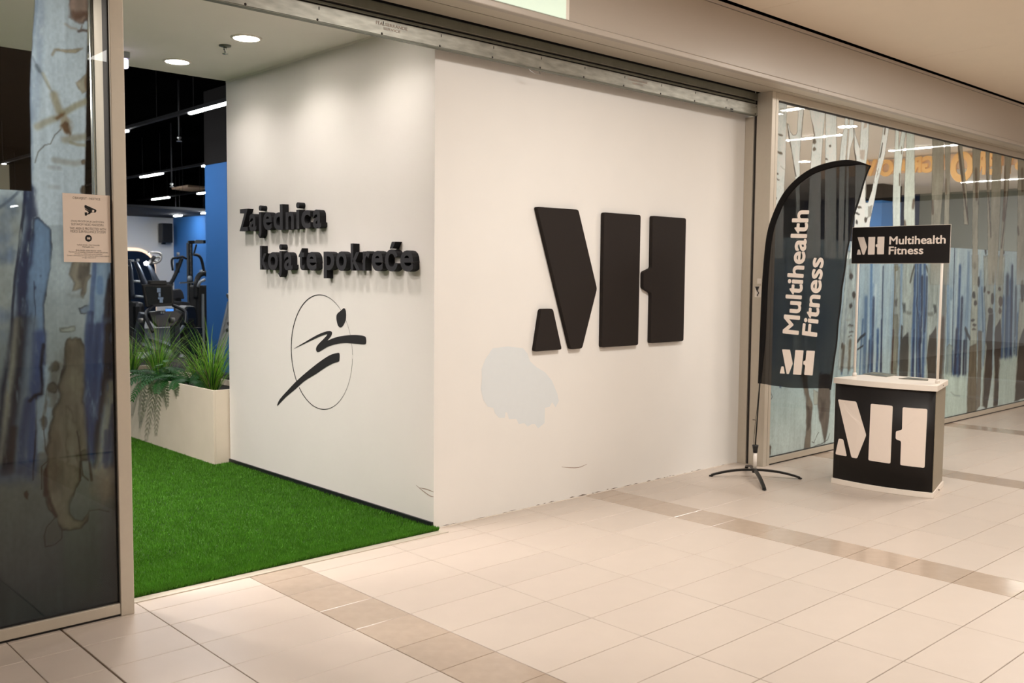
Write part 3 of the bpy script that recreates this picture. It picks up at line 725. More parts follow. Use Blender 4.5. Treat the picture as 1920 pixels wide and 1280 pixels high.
# ================================================================== ENTRANCE
# ---- downlights
for (u, v, ul, ur), lab in (((462, 71, 433, 491), 'round recessed downlight nearer the shutter'), ((332, 115, 306, 357), 'round recessed downlight nearer the black gym ceiling')):
    c = at(u, v, 2, RC); r = 0.085
    t = thing('downlight', (c[0], c[1], RC), lab, 'light', 'downlights in the entrance ceiling')
    MB().lathe([(r + 0.018, 0.0), (r + 0.016, -0.006), (r, -0.008), (r, 0.0)], (c[0], c[1], RC), n=40).build('trim_ring', M['white_metal'], t)
    MB().lathe([(0.0, -0.0045), (r, -0.0045)], (c[0], c[1], RC), n=40).build('diffuser', M['led_down'], t)
    area('entrance_lamp', (c[0], c[1], RC - 0.012), 0.15, 6.5, (1.0, 0.91, 0.85), shape='DISK', spread=2.4)
t = thing('downlight', (-0.575, 0.30, RC), 'round recessed downlight hidden just behind the shutter', 'light', 'downlights in the entrance ceiling')
MB().lathe([(0.103, 0.0), (0.101, -0.006), (0.085, -0.008), (0.085, 0.0)], (-0.575, 0.30, RC), n=40).build('trim_ring', M['white_metal'], t)
MB().lathe([(0.0, -0.0045), (0.085, -0.0045)], (-0.575, 0.30, RC), n=40).build('diffuser', M['led_down'], t)
area('entrance_lamp', (-0.575, 0.30, RC - 0.012), 0.15, 6, (1.0, 0.91, 0.85), shape='DISK', spread=2.4)
area('entrance_lamp', (-1.6, 0.5, RC - 0.012), 0.15, 16, (1.0, 0.91, 0.85), shape='DISK', spread=2.4)  # added lamp without a fixture, fills the entrance recess
for y, pw_ in ((0.3, 30), (1.3, 36), (2.3, 80)): area('entrance_lamp', (-2.6, y, RC - 0.012), 0.15, pw_, (1.0, 0.91, 0.85), shape='DISK', spread=2.4)  # added unseen lamps, no fixtures, brighten the slogan wall and planter
# ---- ceiling sprinkler
c = at(422, 85, 2, RC); t = thing('sprinkler', (c[0], c[1], RC), 'chrome sprinkler head on the white entrance ceiling', 'sprinkler')
MB().lathe([(0.042, 0.0), (0.04, -0.008), (0.02, -0.012)], (c[0], c[1], RC), n=24).build('rosette', M['galv_dark'], t)
MB().lathe([(0.012, -0.012), (0.012, -0.03), (0.007, -0.034), (0.007, -0.055)], (c[0], c[1], RC), n=12).build('stem', M['chrome'], t)
MB().lathe([(0.0, -0.055), (0.02, -0.056), (0.02, -0.059), (0.0, -0.06)], (c[0], c[1], RC), n=16).build('deflector', M['chrome'], t)
# ---- emergency light, partly behind the post
a = at(160, 88, 2, RC)[:2]; b = at(244, 98, 2, RC)[:2]; y0 = (a[1] + b[1]) / 2
t = thing('emergency_light', ((a[0] + b[0]) / 2, y0, RC), 'emergency light box at the ceiling edge behind the beige post', 'light')
MB().box(a[0], b[0], y0 - 0.03, y0 + 0.03, RC - 0.045, RC).build('housing', M['silver'], t, bevel=0.004)
MB().box(a[0] + .02, b[0] - .005, y0 - 0.022, y0 + 0.022, RC - 0.115, RC - 0.045).build('lens', M['led_lilac'], t, bevel=0.012)
MB().box(a[0] + .02, b[0] - .06, y0 - 0.026, y0 - 0.0225, RC - 0.09, RC - 0.066).build('blue_band', M['gymblue'], t)

# ---- turf
turf_root = MB().box(-3.6, -0.015, -0.064, 6.5, -0.01, 0.006).build('turf', M['turf_base'])
tag(turf_root, 'bright green artificial turf in the entrance beside the slogan wall', 'turf')
N = 230000
yy = rng.random(N) ** 1.7 * 4.9 - 0.062
xmin = np.maximum(-2.15, -2.15 + (yy - 0.3) * 0.36)
xx = xmin + rng.random(N) * (-0.004 - xmin)
keep = ~((xx > -0.16) & (yy > 2.75))
xx, yy = xx[keep], yy[keep]; N = len(xx)
h = 0.012 + 0.012 * rng.random(N) + 0.004 * (yy < 0.0); ang = rng.random(N) * 2 * PI; lean = 0.011 * rng.random(N) + 0.003; la = rng.random(N) * 2 * PI
w = 0.0022 + 0.0016 * rng.random(N)
V = np.empty((N, 3, 3))
V[:, 0] = np.stack([xx - w * np.cos(ang), yy - w * np.sin(ang), np.full(N, 0.004)], 1)
V[:, 1] = np.stack([xx + w * np.cos(ang), yy + w * np.sin(ang), np.full(N, 0.004)], 1)
V[:, 2] = np.stack([np.minimum(xx + lean * np.cos(la), -0.001 + 0.02 * (yy < 0)), yy + lean * np.sin(la), h + 0.004], 1)
me = bpy.data.meshes.new('turf_blades'); me.vertices.add(N * 3); me.loops.add(N * 3); me.polygons.add(N)
me.vertices.foreach_set('co', V.ravel()); me.loops.foreach_set('vertex_index', np.arange(N * 3, dtype=np.int32))
me.polygons.foreach_set('loop_start', np.arange(0, N * 3, 3, dtype=np.int32)); me.update()
me.materials.append(M['turf'])
nt = M['turf'].node_tree
o = bpy.data.objects.new('turf_blades', me); COL.objects.link(o); o.parent = turf_root; tag(o, kind='stuff')

# ---- planter
PX0, PX1, PY0, PY1, PZ = -0.139, 0.33, 2.785, 5.3, 0.627
t = thing('planter', ((PX0 + PX1) / 2, (PY0 + PY1) / 2, 0), 'long cream planter box on the turf behind the slogan wall', 'planter')
MB().box(PX0, PX0 + 0.018, PY0, PY1, 0.004, PZ).build('side_panel', M['planter'], t, bevel=0.0015)
MB().box(PX1 - 0.018, PX1, PY0, PY1, 0.004, PZ).build('side_panel', M['planter'], t, bevel=0.0015)
MB().box(PX0 + 0.0185, PX1 - 0.0185, PY0, PY0 + 0.018, 0.004, PZ).build('end_panel', M['planter'], t, bevel=0.0015)
MB().box(PX0 + 0.0185, PX1 - 0.0185, PY1 - 0.018, PY1, 0.004, PZ).build('end_panel', M['planter'], t, bevel=0.0015)
MB().box(PX0 + 0.018, PX1 - 0.018, PY0 + 0.018, PY1 - 0.018, 0.02, PZ - 0.05).build('soil', M['soil'], t)

def blade(mb, base, az, length, droop, width, mi):
    d = np.array([math.cos(az), math.sin(az), 0]); sdw = np.array([-math.sin(az), math.cos(az), 0]); n = 6
    e0 = random.uniform(0.9, 1.45); pts = []; p = np.array(base, float); e = e0
    for i in range(n + 1):
        pts.append(p.copy()); p = p + (d * math.cos(e) + np.array([0, 0, math.sin(e)])) * length / n; e -= droop / n * (0.4 + i * 0.35)
    vs = []
    for i, q in enumerate(pts):
        w = width * (0.7 + 0.3 * math.sin(PI * min(1, i / 3))) * (1 - (i / n) ** 2.2) + 0.0004
        vs += [q - sdw * w / 2, q + sdw * w / 2]
    mb.add(vs, [(2 * i, 2 * i + 1, 2 * i + 3, 2 * i + 2) for i in range(n)], mi, True)

def grass(u, v, x, hgt, label, nb, spread, dry=0.12):
    b = at(u, v, 0, x); y = min(max(b[1], PY0 + 0.1), PY1 - 0.1)
    t = thing('ornamental_grass', (x, y, PZ - 0.05), label, 'plant', 'ornamental grasses in the planter')
    mg, md, mk = MB(), MB(), MB()
    for i in range(nb):
        az = random.uniform(0, 2 * PI); rr = random.uniform(0, 0.06)
        base = (x + rr * math.cos(az), y + rr * math.sin(az), PZ - 0.05)
        L = hgt * random.uniform(0.55, 1.05); q = random.random()
        dest = md if q < dry else (mk if q < 0.45 else mg)
        blade(dest, base, az + random.uniform(-.5, .5), L, random.uniform(0.5, 1.9) * spread, random.uniform(0.005, 0.0095) * (0.7 if dest is md else 1), 0)
    mg.build('green_blades', M['blade'], t, fix=False); mk.build('dark_blades', M['blade_dark'], t, fix=False); md.build('dry_blades', M['leaf_dry'], t, fix=False)
    MB().lathe([(0.0, 0.0), (0.06, 0.0), (0.035, 0.06), (0.0, 0.08)], (x, y, PZ - 0.05), n=10).build('crown', M['blade_dark'], t)
grass(397, 715, 0.03, 0.74, 'tall green grass plant at the near end of the planter', 210, 1.0)
grass(297, 690, 0.10, 0.74, 'tall green grass plant in the middle of the planter', 150, 0.95)
grass(243, 678, 0.12, 0.62, 'green grass plant half hidden behind the beige post', 130, 1.2)
grass(372, 690, 0.20, 0.56, 'shorter dark grass plant behind the tall near one', 110, 1.3)

def fern(u, v, x, label, fronds):
    b = at(u, v, 0, x); t = thing('fern', (x, b[1], PZ - 0.05), label, 'plant', 'ferns in the planter')
    for az, L, e0, dr in fronds:
        mb = MB(); d = np.array([math.cos(az), math.sin(az), 0]); sdw = np.array([-math.sin(az), math.cos(az), 0])
        p = np.array([x, b[1], PZ - 0.05]); e = e0; n = 20; pts = []
        for i in range(n + 1):
            pts.append((p.copy(), e)); p = p + (d * math.cos(e) + np.array([0, 0, math.sin(e)])) * L / n; e -= dr / n
        mb.tube([q for q, _ in pts], [0.003 * (1 - 0.7 * i / n) for i in range(n + 1)], 5)
        for i in range(3, n):
            q, e = pts[i]; f = i / n; ll = 0.075 * math.sin(PI * (0.12 + 0.83 * f)) + 0.01
            tv = d * math.cos(e) + np.array([0, 0, math.sin(e)])
            for sg in (-1, 1):
                tip = q + sdw * sg * ll + tv * ll * 0.45 + np.array([0, 0, -0.2 * ll]); mid = (q + tip) / 2
                wv = tv * 0.011
                mb.add([q - wv * .5, mid - wv, tip, mid + wv, q + wv * .5], [(0, 1, 2, 3, 4)])
        mb.build('frond', M['fern'], t, fix=False)
fern(322, 702, -0.02, 'large dark fern drooping over the middle of the planter edge', [(-PI * 0.92, 0.55, 0.75, 2.2), (PI * 0.98, 0.62, 0.6, 1.7), (PI * 0.86, 0.58, 0.7, 1.8), (-PI * 0.75, 0.42, 0.8, 2.0), (PI * 0.7, 0.5, 0.9, 1.6), (-PI * 0.55, 0.4, 0.9, 1.7), (PI * 0.45, 0.4, 0.9, 1.3)])
fern(290, 690, -0.03, 'dark fern drooping over the planter edge beside the post', [(-PI * 0.9, 0.5, 0.7, 2.1), (PI * 0.95, 0.46, 0.8, 2.0), (PI * 0.75, 0.44, 0.9, 1.8), (-PI * 0.7, 0.4, 0.9, 1.9)])
fern(355, 700, 0.04, 'smaller fern between the two tall grasses', [(PI * 0.9, 0.4, 1.0, 1.8), (-PI * 0.8, 0.36, 0.9, 1.9), (-PI * 0.5, 0.36, 0.8, 1.9), (PI * 0.6, 0.42, 1.1, 1.5), (0.3, 0.35, 1.1, 1.5)])
b = at(313, 690, 0, 0.0); t = thing('leafy_plant', (0.0, b[1], PZ - 0.05), 'pale leafy plant between the grasses', 'plant')
for i in range(16):
    az = random.uniform(0, 2 * PI); r = random.uniform(0.02, 0.10); z = PZ + random.uniform(0.02, 0.18); L = random.uniform(0.07, 0.1)
    c = np.array([r * math.cos(az), b[1] + r * math.sin(az), z]); d = np.array([math.cos(az), math.sin(az), -0.25]); sdw = np.array([-math.sin(az), math.cos(az), 0])
    out = []
    for tt in np.linspace(0, 1, 7): out.append(c + d * L * tt - sdw * L * 0.42 * math.sin(PI * tt ** 0.8) * (1.12 if int(tt * 6) % 2 else 0.9))
    for tt in np.linspace(1, 0, 7)[1:-1]: out.append(c + d * L * tt + sdw * L * 0.42 * math.sin(PI * tt ** 0.8) * (1.12 if int(tt * 6) % 2 else 0.9))
    MB().add(out, [tuple(range(len(out)))]).build('leaf', M['nettle'], t, fix=False)
mb = MB()
for i in range(5): mb.tube([(random.uniform(-.01, .01), b[1], PZ - .05), (random.uniform(-.07, .07), b[1] + random.uniform(-.07, .07), PZ + 0.12)], 0.004, 5)
mb.build('stem', M['blade_dark'], t)

# ================================================================== SLOGAN LETTERS on the return wall (x = 0)
TH = 0.052
z1 = lambda a, b: at(430 + a * .104167, 370 + b * .104167, 0, -TH)
z2 = lambda a, b: at(470 + a * .171875, 440 + b * .171875, 0, -TH)
def slogan(name, label, zf, letters):
    ps = []
    for ch, xl_, xr_, bl, tp in letters:
        L = zf(xl_, bl); R = zf(xr_, bl); T = zf(xl_, tp); ps.append((ch, L[1], R[1], (L[2] + R[2]) / 2, T[2]))
    t = thing(name, (0.0, (ps[0][1] + ps[-1][2]) / 2, ps[0][3]), label, 'sign')
    for ch, yl, yr, zb, zt_ in ps:
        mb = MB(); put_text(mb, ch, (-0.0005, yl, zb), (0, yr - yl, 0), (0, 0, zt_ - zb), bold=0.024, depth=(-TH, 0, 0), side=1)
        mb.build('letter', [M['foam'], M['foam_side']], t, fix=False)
slogan('slogan_sign', 'thick black foam lettering reading Zajednica, upper line', z1, [
    ('Z', 185, 335, 603, 215), ('a', 362, 487, 604, 297), ('j', 512, 582, 728, 148), ('e', 612, 766, 588, 272), ('d', 797, 962, 585, 135),
    ('n', 1015, 1162, 577, 262), ('i', 1205, 1262, 567, 90), ('c', 1296, 1462, 560, 236), ('a', 1507, 1652, 553, 222)])
slogan('slogan_sign', 'thick black foam lettering reading koja te pokreće, lower line', z2, [
    ('k', 103, 180, 380, 120), ('o', 190, 297, 386, 190), ('j', 300, 342, 462, 104), ('a', 366, 456, 386, 190), ('t', 525, 588, 386, 147), ('e', 610, 720, 390, 188),
    ('p', 797, 913, 475, 184), ('o', 933, 1047, 394, 182), ('k', 1092, 1195, 390, 95), ('r', 1224, 1298, 391, 178), ('e', 1320, 1443, 397, 176), ('ć', 1467, 1602, 400, 78), ('e', 1632, 1772, 402, 172)])

# ---- runner emblem, vinyl on the return wall
r_ = lambda a, b: at(510 + a * .18756, 540 + b * .18756, 0, 0.0)
t = thing('runner_emblem', (0, 1.34, 1.03), 'black vinyl emblem of a stylised runner in a thin ring', 'wall emblem')
def vinyl(name, pts, sp=True):
    pts = spline(pts + [pts[0]], 4)[:-1] if sp else pts
    q = [r_(*p) for p in pts]
    MB().prism([(p[1], p[2]) for p in q], lambda a, b: (-0.0008, a, b), (-0.0012, 0, 0)).build(name, M['decal'], t)
vinyl('runner_head', [(690, 225), (720, 200), (738, 225), (740, 300), (720, 360), (690, 392), (662, 375), (646, 310), (652, 260)])
vinyl('runner_arm', [(220, 604), (320, 545), (440, 475), (520, 440), (575, 428), (600, 440), (596, 470), (575, 500), (558, 523), (620, 498), (700, 478), (800, 468), (880, 471), (930, 482), (942, 510), (942, 545), (925, 562), (850, 556), (730, 548), (640, 560), (560, 585), (500, 620), (460, 640), (443, 620), (446, 590), (470, 555), (520, 505), (555, 462), (500, 475), (400, 520), (300, 568)])
vinyl('runner_leg', [(52, 1168), (80, 1110), (150, 1030), (250, 925), (370, 820), (490, 727), (580, 670), (650, 648), (675, 652), (677, 700), (668, 733), (620, 748), (540, 790), (440, 858), (330, 925), (240, 1005), (150, 1080), (90, 1140), (60, 1172)])
yl, yr = r_(193, 600)[1], r_(805, 680)[1]; zt_, zb = r_(475, 67)[2], r_(530, 1216)[2]
cy, cz, ry, rz = (yl + yr) / 2, (zt_ + zb) / 2, abs(yl - yr) / 2, (zt_ - zb) / 2
for a0, a1 in ((0.02, 0.28), (0.30, 3.79), (3.90, 6.24)):
    mb = MB(); A = np.linspace(a0, a1, 60); prev = None
    for k in range(len(A) - 1):
        w = [0.0012 + 0.0042 * (0.5 - 0.5 * math.cos(x)) ** 1.4 for x in A[k:k + 2]]
        p = [[(-0.0012, cy - (ry + s * ww) * math.cos(x), cz + (rz + s * ww) * math.sin(x)) for s in (-1, 1)] for x, ww in zip(A[k:k + 2], w)]
        mb.add([p[0][0], p[1][0], p[1][1], p[0][1]], [(0, 1, 2, 3)])
    mb.build('emblem_ring', M['decal'], t)

# ================================================================== BIG LOGO on the front wall
LG = {'leg_block': [(.844, 1.085), (1.109, 1.087), (1.016, 1.374), (.901, 1.375)],
      'slanted_block': [(1.201, 1.083), (1.317, 1.085), (1.466, 1.511), (1.259, 2.068), (.85, 2.066)],
      'bar_block': [(1.527, 1.082), (1.939, 1.082), (1.943, 2.063), (1.529, 2.063)],
      'notched_block': [(2.085, 1.09), (2.501, 1.09), (2.502, 2.065), (2.083, 2.065), (2.085, 1.668), (1.986, 1.637), (1.988, 1.512), (2.087, 1.475)]}
LX0, LX1, LZ0, LZ1 = .844, 2.502, 1.082, 2.066
t = thing('logo_sign', (1.673, 0, 1.082), 'large black four-piece foam logo on the white front wall', 'sign')
for nm, poly in LG.items():
    q = round_poly(poly, 0.018)
    MB().prism(q, lambda a, b: (a, -0.0005, b), (0, -0.034, 0)).build(nm, M['logo'], t, bevel=0.004)
def small_logo(parent, mapper, material, r=0.03, depth=None):
    """same emblem, mapped from 0..1 x 0..1"""
    for nm, poly in LG.items():
        q = round_poly([((a - LX0) / (LX1 - LX0) * 1.685, (b - LZ0) / (LZ1 - LZ0)) for a, b in poly], r)
        q = [(a / 1.685, b) for a, b in q]
        mb = MB(); bm = bmesh.new()
        vs = [bm.verts.new((a, b, 0)) for a, b in q]; bm.faces.new(vs)
        bmesh.ops.triangulate(bm, faces=bm.faces)
        bmesh.ops.subdivide_edges(bm, edges=bm.edges, cuts=2)
        bm.verts.index_update()
        mb.add([mapper(v.co.x, v.co.y) for v in bm.verts], [[v.index for v in f.verts] for f in bm.faces]); bm.free()
        mb.build(nm, material, parent, fix=False)

# ================================================================== ROLLER SHUTTER
t = thing('roller_shutter', (0.7, -0.1, 2.955), 'galvanised roller shutter rolled up above the entrance', 'roller shutter')
X0s, X1s = -1.985, 3.333
MB().box(X0s, X1s, -0.118, -0.085, 2.957, 3.046).build('bottom_bar', M['galv'], t, bevel=0.003)
MB().box(X0s, X1s, -0.124, -0.085, 2.950, 2.9565).build('bar_lip', M['galv_dark'], t, bevel=0.002)
mb = MB()
for i, x in enumerate(np.arange(X0s + 0.25, X1s, 0.42)):
    mb.lathe([(0.0, -0.0025), (0.006, -0.002), (0.007, 0.0)], (x, -0.1181, 2.966), axis=1, n=8)
    mb.box(x + 0.008, x + 0.013, -0.1195, -0.118, 3.020, 3.036)
tag(mb.build('screws', M['slot'], t), kind='stuff')
for k, (z0, z1, y0, mt) in enumerate(((3.056, 3.072, -0.108, 'galv_dark'), (3.079, 3.083, -0.127, 'galv'), (3.0835, 3.136, -0.122, 'galv_dark'))):
    MB().box(X0s, X1s, y0, y0 + 0.02, z0, z1).build('slat', M[mt], t, bevel=0.0015)
MB().box(X0s, X1s, -0.095, -0.06, 3.044, 3.17).build('slat_backing', M['frame_dark'], t)
for xs, ln in ((at(735, 55, 1, -0.118)[0], ('ITALSERRANDE', 'SERVICE')), (at(1196, 152, 1, -0.118)[0], ('ITALSERRANDE', 'SERVICE'))):
    mb = MB(); put_text(mb, ln[0], (xs - 0.11, -0.1184, 3.012), (0.22, 0, 0), (0, 0, 0.018), bold=0.01); put_text(mb, ln[1], (xs - 0.06, -0.1184, 2.99), (0.12, 0, 0), (0, 0, 0.014), bold=0.01)
    mb.build('faded_stencil', mat('faded_red_stencil', (150, 132, 120), 0.7), t)
mb = MB(); c0 = at(1001, 133, 1, -0.12); mb.tube(spline([c0 + np.array([-0.05, 0, 0.012]), c0 + np.array([-0.035, -0.01, -0.008]), c0 + np.array([0.0, -0.02, -0.022]), c0 + np.array([0.035, -0.02, -0.018]), c0 + np.array([0.04, -0.01, 0.0])], 6), 0.0025, 6).build('wire_loop', M['steel'], t)
c0 = at(1372, 206, 1, -0.118); MB().box(c0[0] - .016, c0[0] + .016, -0.121, -0.118, c0[2] - .014, c0[2] + .012).build('latch_hole', M['slot'], t)
gR = MB().box(3.334, 3.40, -0.200, -0.116, 0, ZS).build('guide_rail', M['frame'], t, bevel=0.002)
MB().box(3.352, 3.40, -0.1155, -0.0855, 0, ZS).build('guide_slot', M['slot'], t)
MB().box(3.337, 3.40, -0.085, -0.001, 0, 2.95).build('guide_rail', M['frame'], t, bevel=0.002)
MB().box(-2.05, -1.992, -0.087, -0.001, 0.03, 2.95).build('guide_rail', M['frame'], t, bevel=0.002)
# lock plate with a hooked black handle on the right guide rail
zc = at(1420, 545, 0, 3.334)
lk = thing('shutter_lock', (3.334, zc[1], zc[2]), 'small lock plate with black hooked key on the shutter guide', 'lock')
zy = lambda u, v: at(u, v, 0, 3.3325)
p0, p1 = zy(1415.5, 536), zy(1427, 557); MB().box(3.3305, 3.334, p1[1], p0[1], p1[2], p0[2]).build('plate', M['white_metal'], lk, bevel=0.001)
p0, p1 = zy(1420, 522), zy(1428, 532); MB().box(3.331, 3.334, p1[1], p0[1], p1[2], p0[2]).build('keypad_plate', M['white_metal'], lk)
q = [zy(u, v) for u, v in ((1416.5, 537), (1424, 537), (1421.5, 543), (1420.5, 547))]
MB().prism([(p[1], p[2]) for p in q], lambda a, b: (3.3305, a, b), (-0.006, 0, 0)).build('key_head', M['black_plastic'], lk)
MB().tube(spline([zy(u, v) - np.array([0.004, 0, 0]) for u, v in ((1420.5, 546), (1423, 549), (1420.8, 552), (1420.5, 555))], 4), 0.0035, 6).build('hook', M['black_plastic'], lk)

# pale green panel on the fascia with a glowing face
XA, XC = at(905, 0, 1, -0.505)[0] - 0.45, at(1068, 20, 1, -0.505)[0]
gmx = bpy.data.materials.new('pale_green_glowing_face'); gmx.use_nodes = True; nt = gmx.node_tree; b_ = nt.nodes['Principled BSDF']
b_.inputs['Base Color'].default_value = (*lin((196, 212, 192)), 1); b_.inputs['Emission Color'].default_value = (*lin((224, 240, 222)), 1); b_.inputs['Emission Strength'].default_value = 0.5; b_.inputs['Roughness'].default_value = 0.4
t = thing('green_panel', ((XA + XC) / 2, -0.5, 3.18), 'pale green glowing panel on the taupe fascia above the opening', 'sign')
MB().box(XA, XC - 0.03, -0.5045, -0.500, 3.176, 3.50).build('lit_face', gmx, t, bevel=0.001)
MB().box(XC - 0.03, XC, -0.5035, -0.500, 3.176, 3.50).build('edge_profile', M['white_metal'], t, bevel=0.002)

# ================================================================== SHOP WINDOWS
YG = -0.245            # outer glass face
YF = -0.236            # printed film behind the glass
def pane_frame(win, x0, x1, posts):
    MB().box(x0, x1, -0.265, -0.205, 0.012, 0.062).build('bottom_rail', M['frame'], win, bevel=0.002)
    MB().box(x0, x1, -0.255, -0.205, 0.0, 0.013).build('bottom_shadow', M['frame_dark'], win)
    MB().box(x0, x1, -0.265, -0.205, 3.078, ZS - 0.001).build('top_rail', M['frame'], win, bevel=0.002)
    MB().box(x0, x1, -0.250, -0.215, 3.070, 3.078).build('gasket', M['frame_dark'], win)
    MB().box(x0, x1, -0.250, -0.215, 0.062, 0.067).build('gasket', M['frame_dark'], win)
def glass_pane(x0, x1, win):
    mb = MB().box(x0, x1, YG, YG + 0.006, 0.062, 3.078)
    mb.m = [0 if all(abs(mb.v[i][1] - YG) < 1e-6 for i in f) else 1 for f in mb.f]
    mb.build('glass', [M['glass'], M['glass_inner']], win)
w1 = thing('window_1', (-2.6, -0.24, 0), 'left shop window printed with birch trunks beside the turf', 'window', kind='structure')
pane_frame(w1, -6.0, -2.056, None)
MB().box(-2.053, -1.990, -0.265, -0.05, 0.0, ZS).build('post', M['frame'], w1, bevel=0.003)
MB().box(-2.0585, -2.053, -0.250, -0.19, 0.062, 3.078).build('gasket', M['frame_dark'], w1)
MB().tube([(-2.058, -0.056, 0.0), (-2.058, -0.056, 3.1)], 0.012, 10).build('edge_profile', M['chrome'], w1)
glass_pane(-6.0, -2.0585, w1)
w2 = thing('window_2', (6, -0.24, 0), 'right shop window printed with birch trunks behind the counter', 'window', kind='structure')
pane_frame(w2, 3.425, 13.0, None)
MB().box(3.330, 3.385, -0.264, -0.2005, 0.0, ZS).build('post', M['frame'], w2, bevel=0.002)
MB().box(3.387, 3.425, -0.265, -0.201, 0.0, ZS).build('post', M['frame'], w2, bevel=0.002)
glass_pane(3.425, 13.0, w2)

# ---- painting of the film: numpy watercolour on a fine grid in the pane's own metres
_g = rng.random((256, 256))
def vnoise(x, z):
    xi, zi = np.floor(x).astype(int), np.floor(z).astype(int); fx, fz = x - xi, z - zi
    fx = fx * fx * (3 - 2 * fx); fz = fz * fz * (3 - 2 * fz)
    a, b = _g[zi % 256, xi % 256], _g[zi % 256, (xi + 1) % 256]; c, d = _g[(zi + 1) % 256, xi % 256], _g[(zi + 1) % 256, (xi + 1) % 256]
    return (a * (1 - fx) + b * fx) * (1 - fz) + (c * (1 - fx) + d * fx) * fz
def fbm(x, z, o=4):
    s = 0; a = 0.5; t_ = 0
    for i in range(o):
        s = s + a * vnoise(x + 17.3 * i, z + 9.1 * i); t_ += a; a *= 0.55; x = x * 2.03; z = z * 2.03
    return s / t_ * 2 - 1
def sstep(a, b, x):
    t_ = np.clip((x - a) / (b - a), 0, 1); return t_ * t_ * (3 - 2 * t_)
class Film:
    def __init__(s, xs, zs, Y):
        s.xs, s.zs, s.Y = xs, zs, Y; s.rgb = np.zeros((len(zs), len(xs), 3)); s.a = np.zeros((len(zs), len(xs)))
    def w(s, pts): return [(lambda p: (p[0], p[2]))(at(u, v, 1, s.Y)) for u, v in pts]
    def sub(s, poly, pad):
        p = np.array(poly); x0, z0 = p.min(0) - pad; x1, z1 = p.max(0) + pad
        i0, i1 = np.searchsorted(s.xs, [x0, x1]); j0, j1 = np.searchsorted(s.zs, [z0, z1])
        if i1 <= i0 or j1 <= j0: return None
        X, Z = np.meshgrid(s.xs[i0:i1], s.zs[j0:j1]); return slice(j0, j1), slice(i0, i1), X, Z
    def sd(s, poly, X, Z, closed=True):
        p = np.array(poly); d2 = np.full(X.shape, 1e9); ins = np.zeros(X.shape, bool); n = len(p)
        for i in range(n if closed else n - 1):
            a, b = p[i], p[(i + 1) % n]; e = b - a; L = e @ e + 1e-12
            t_ = np.clip(((X - a[0]) * e[0] + (Z - a[1]) * e[1]) / L, 0, 1)
            d2 = np.minimum(d2, (X - a[0] - t_ * e[0]) ** 2 + (Z - a[1] - t_ * e[1]) ** 2)
            if closed:
                c = (a[1] > Z) != (b[1] > Z)
                if abs(e[1]) > 1e-12: ins ^= c & (X < a[0] + (Z - a[1]) / e[1] * e[0])
        d = np.sqrt(d2); return np.where(ins, -d, d) if closed else d
    def fill(s, px, col, a=1.0, soft=0.004, warp=0.006, wf=30, edge=None, ew=0.006, ea=0.6, grain=0.10, gf=(40, 14), seta=None, smooth=False, world=False, zf=None):
        poly = px if world else s.w(px)
        if smooth: poly = [tuple(q) for q in spline(poly + [poly[0]], 4)[:-1]]
        r = s.sub(poly, soft + warp + ew + 0.01)
        if r is None: return
        J, I, X, Z = r
        Xw = X + warp * fbm(X * wf, Z * wf * 0.6, 3); Zw = Z + warp * fbm(X * wf + 50, Z * wf * 0.6 + 50, 3)
        sd = s.sd(poly, Xw, Zw); m = sstep(soft, -soft, sd)
        if zf: m = m * (0.06 + 0.94 * sstep(zf[0], zf[1], Z + 0.12 * fbm(X * 9, Z * 5, 3)))
        c = np.array(lin(col)); g = 1 + grain * fbm(X * gf[0], Z * gf[1], 4)
        k = (m * a)[..., None]; s.rgb[J, I] = s.rgb[J, I] * (1 - k) + c * g[..., None] * k
        if seta is not None: s.a[J, I] = np.maximum(s.a[J, I] * (1 - m) + seta * m, np.where(Z < 1.946, s.a[J, I], 0))
        if edge is not None:
            e = np.exp(-(sd / ew) ** 2) * ea * (0.55 + 0.45 * fbm(X * 22, Z * 22, 3)); e = np.clip(e, 0, 1)[..., None] * (sd < soft)[..., None] * (sstep(zf[0], zf[1], Z)[..., None] if zf else 1)
            s.rgb[J, I] = s.rgb[J, I] * (1 - e) + np.array(lin(edge)) * e
    def line(s, px, w, col, a=0.8, soft=0.5, warp=0.004, dry=0.0, seta=None, taper=True):
        poly = s.w(px); r = s.sub(poly, w + 0.02)
        if r is None: return
        J, I, X, Z = r
        Xw = X + warp * fbm(X * 25, Z * 12, 3); sd = s.sd(poly, Xw, Z, closed=False)
        m = sstep(w / 2 * (1 + soft), w / 2 * (1 - soft), sd)
        if dry > 0: m = m * sstep(dry - 0.55, dry + 0.25, fbm(X * 60, Z * 16, 4) + 0.55)
        k = (m * a)[..., None]; s.rgb[J, I] = s.rgb[J, I] * (1 - k) + np.array(lin(col)) * k
        if seta is not None: s.a[J, I] = np.maximum(s.a[J, I], m * seta)
    def wash(s, z0, z1, c0, c1, a0=None, a1=None, x0=-99, x1=99):
        j = (s.zs >= z0) & (s.zs <= z1); i = (s.xs >= x0) & (s.xs <= x1); f = ((s.zs[j] - z0) / (z1 - z0))[:, None, None]
        s.rgb[np.ix_(j, i)] = np.array(lin(c0)) * (1 - f) + np.array(lin(c1)) * f
        if a0 is not None: s.a[np.ix_(j, i)] = (a0 * (1 - f) + a1 * f)[..., 0]
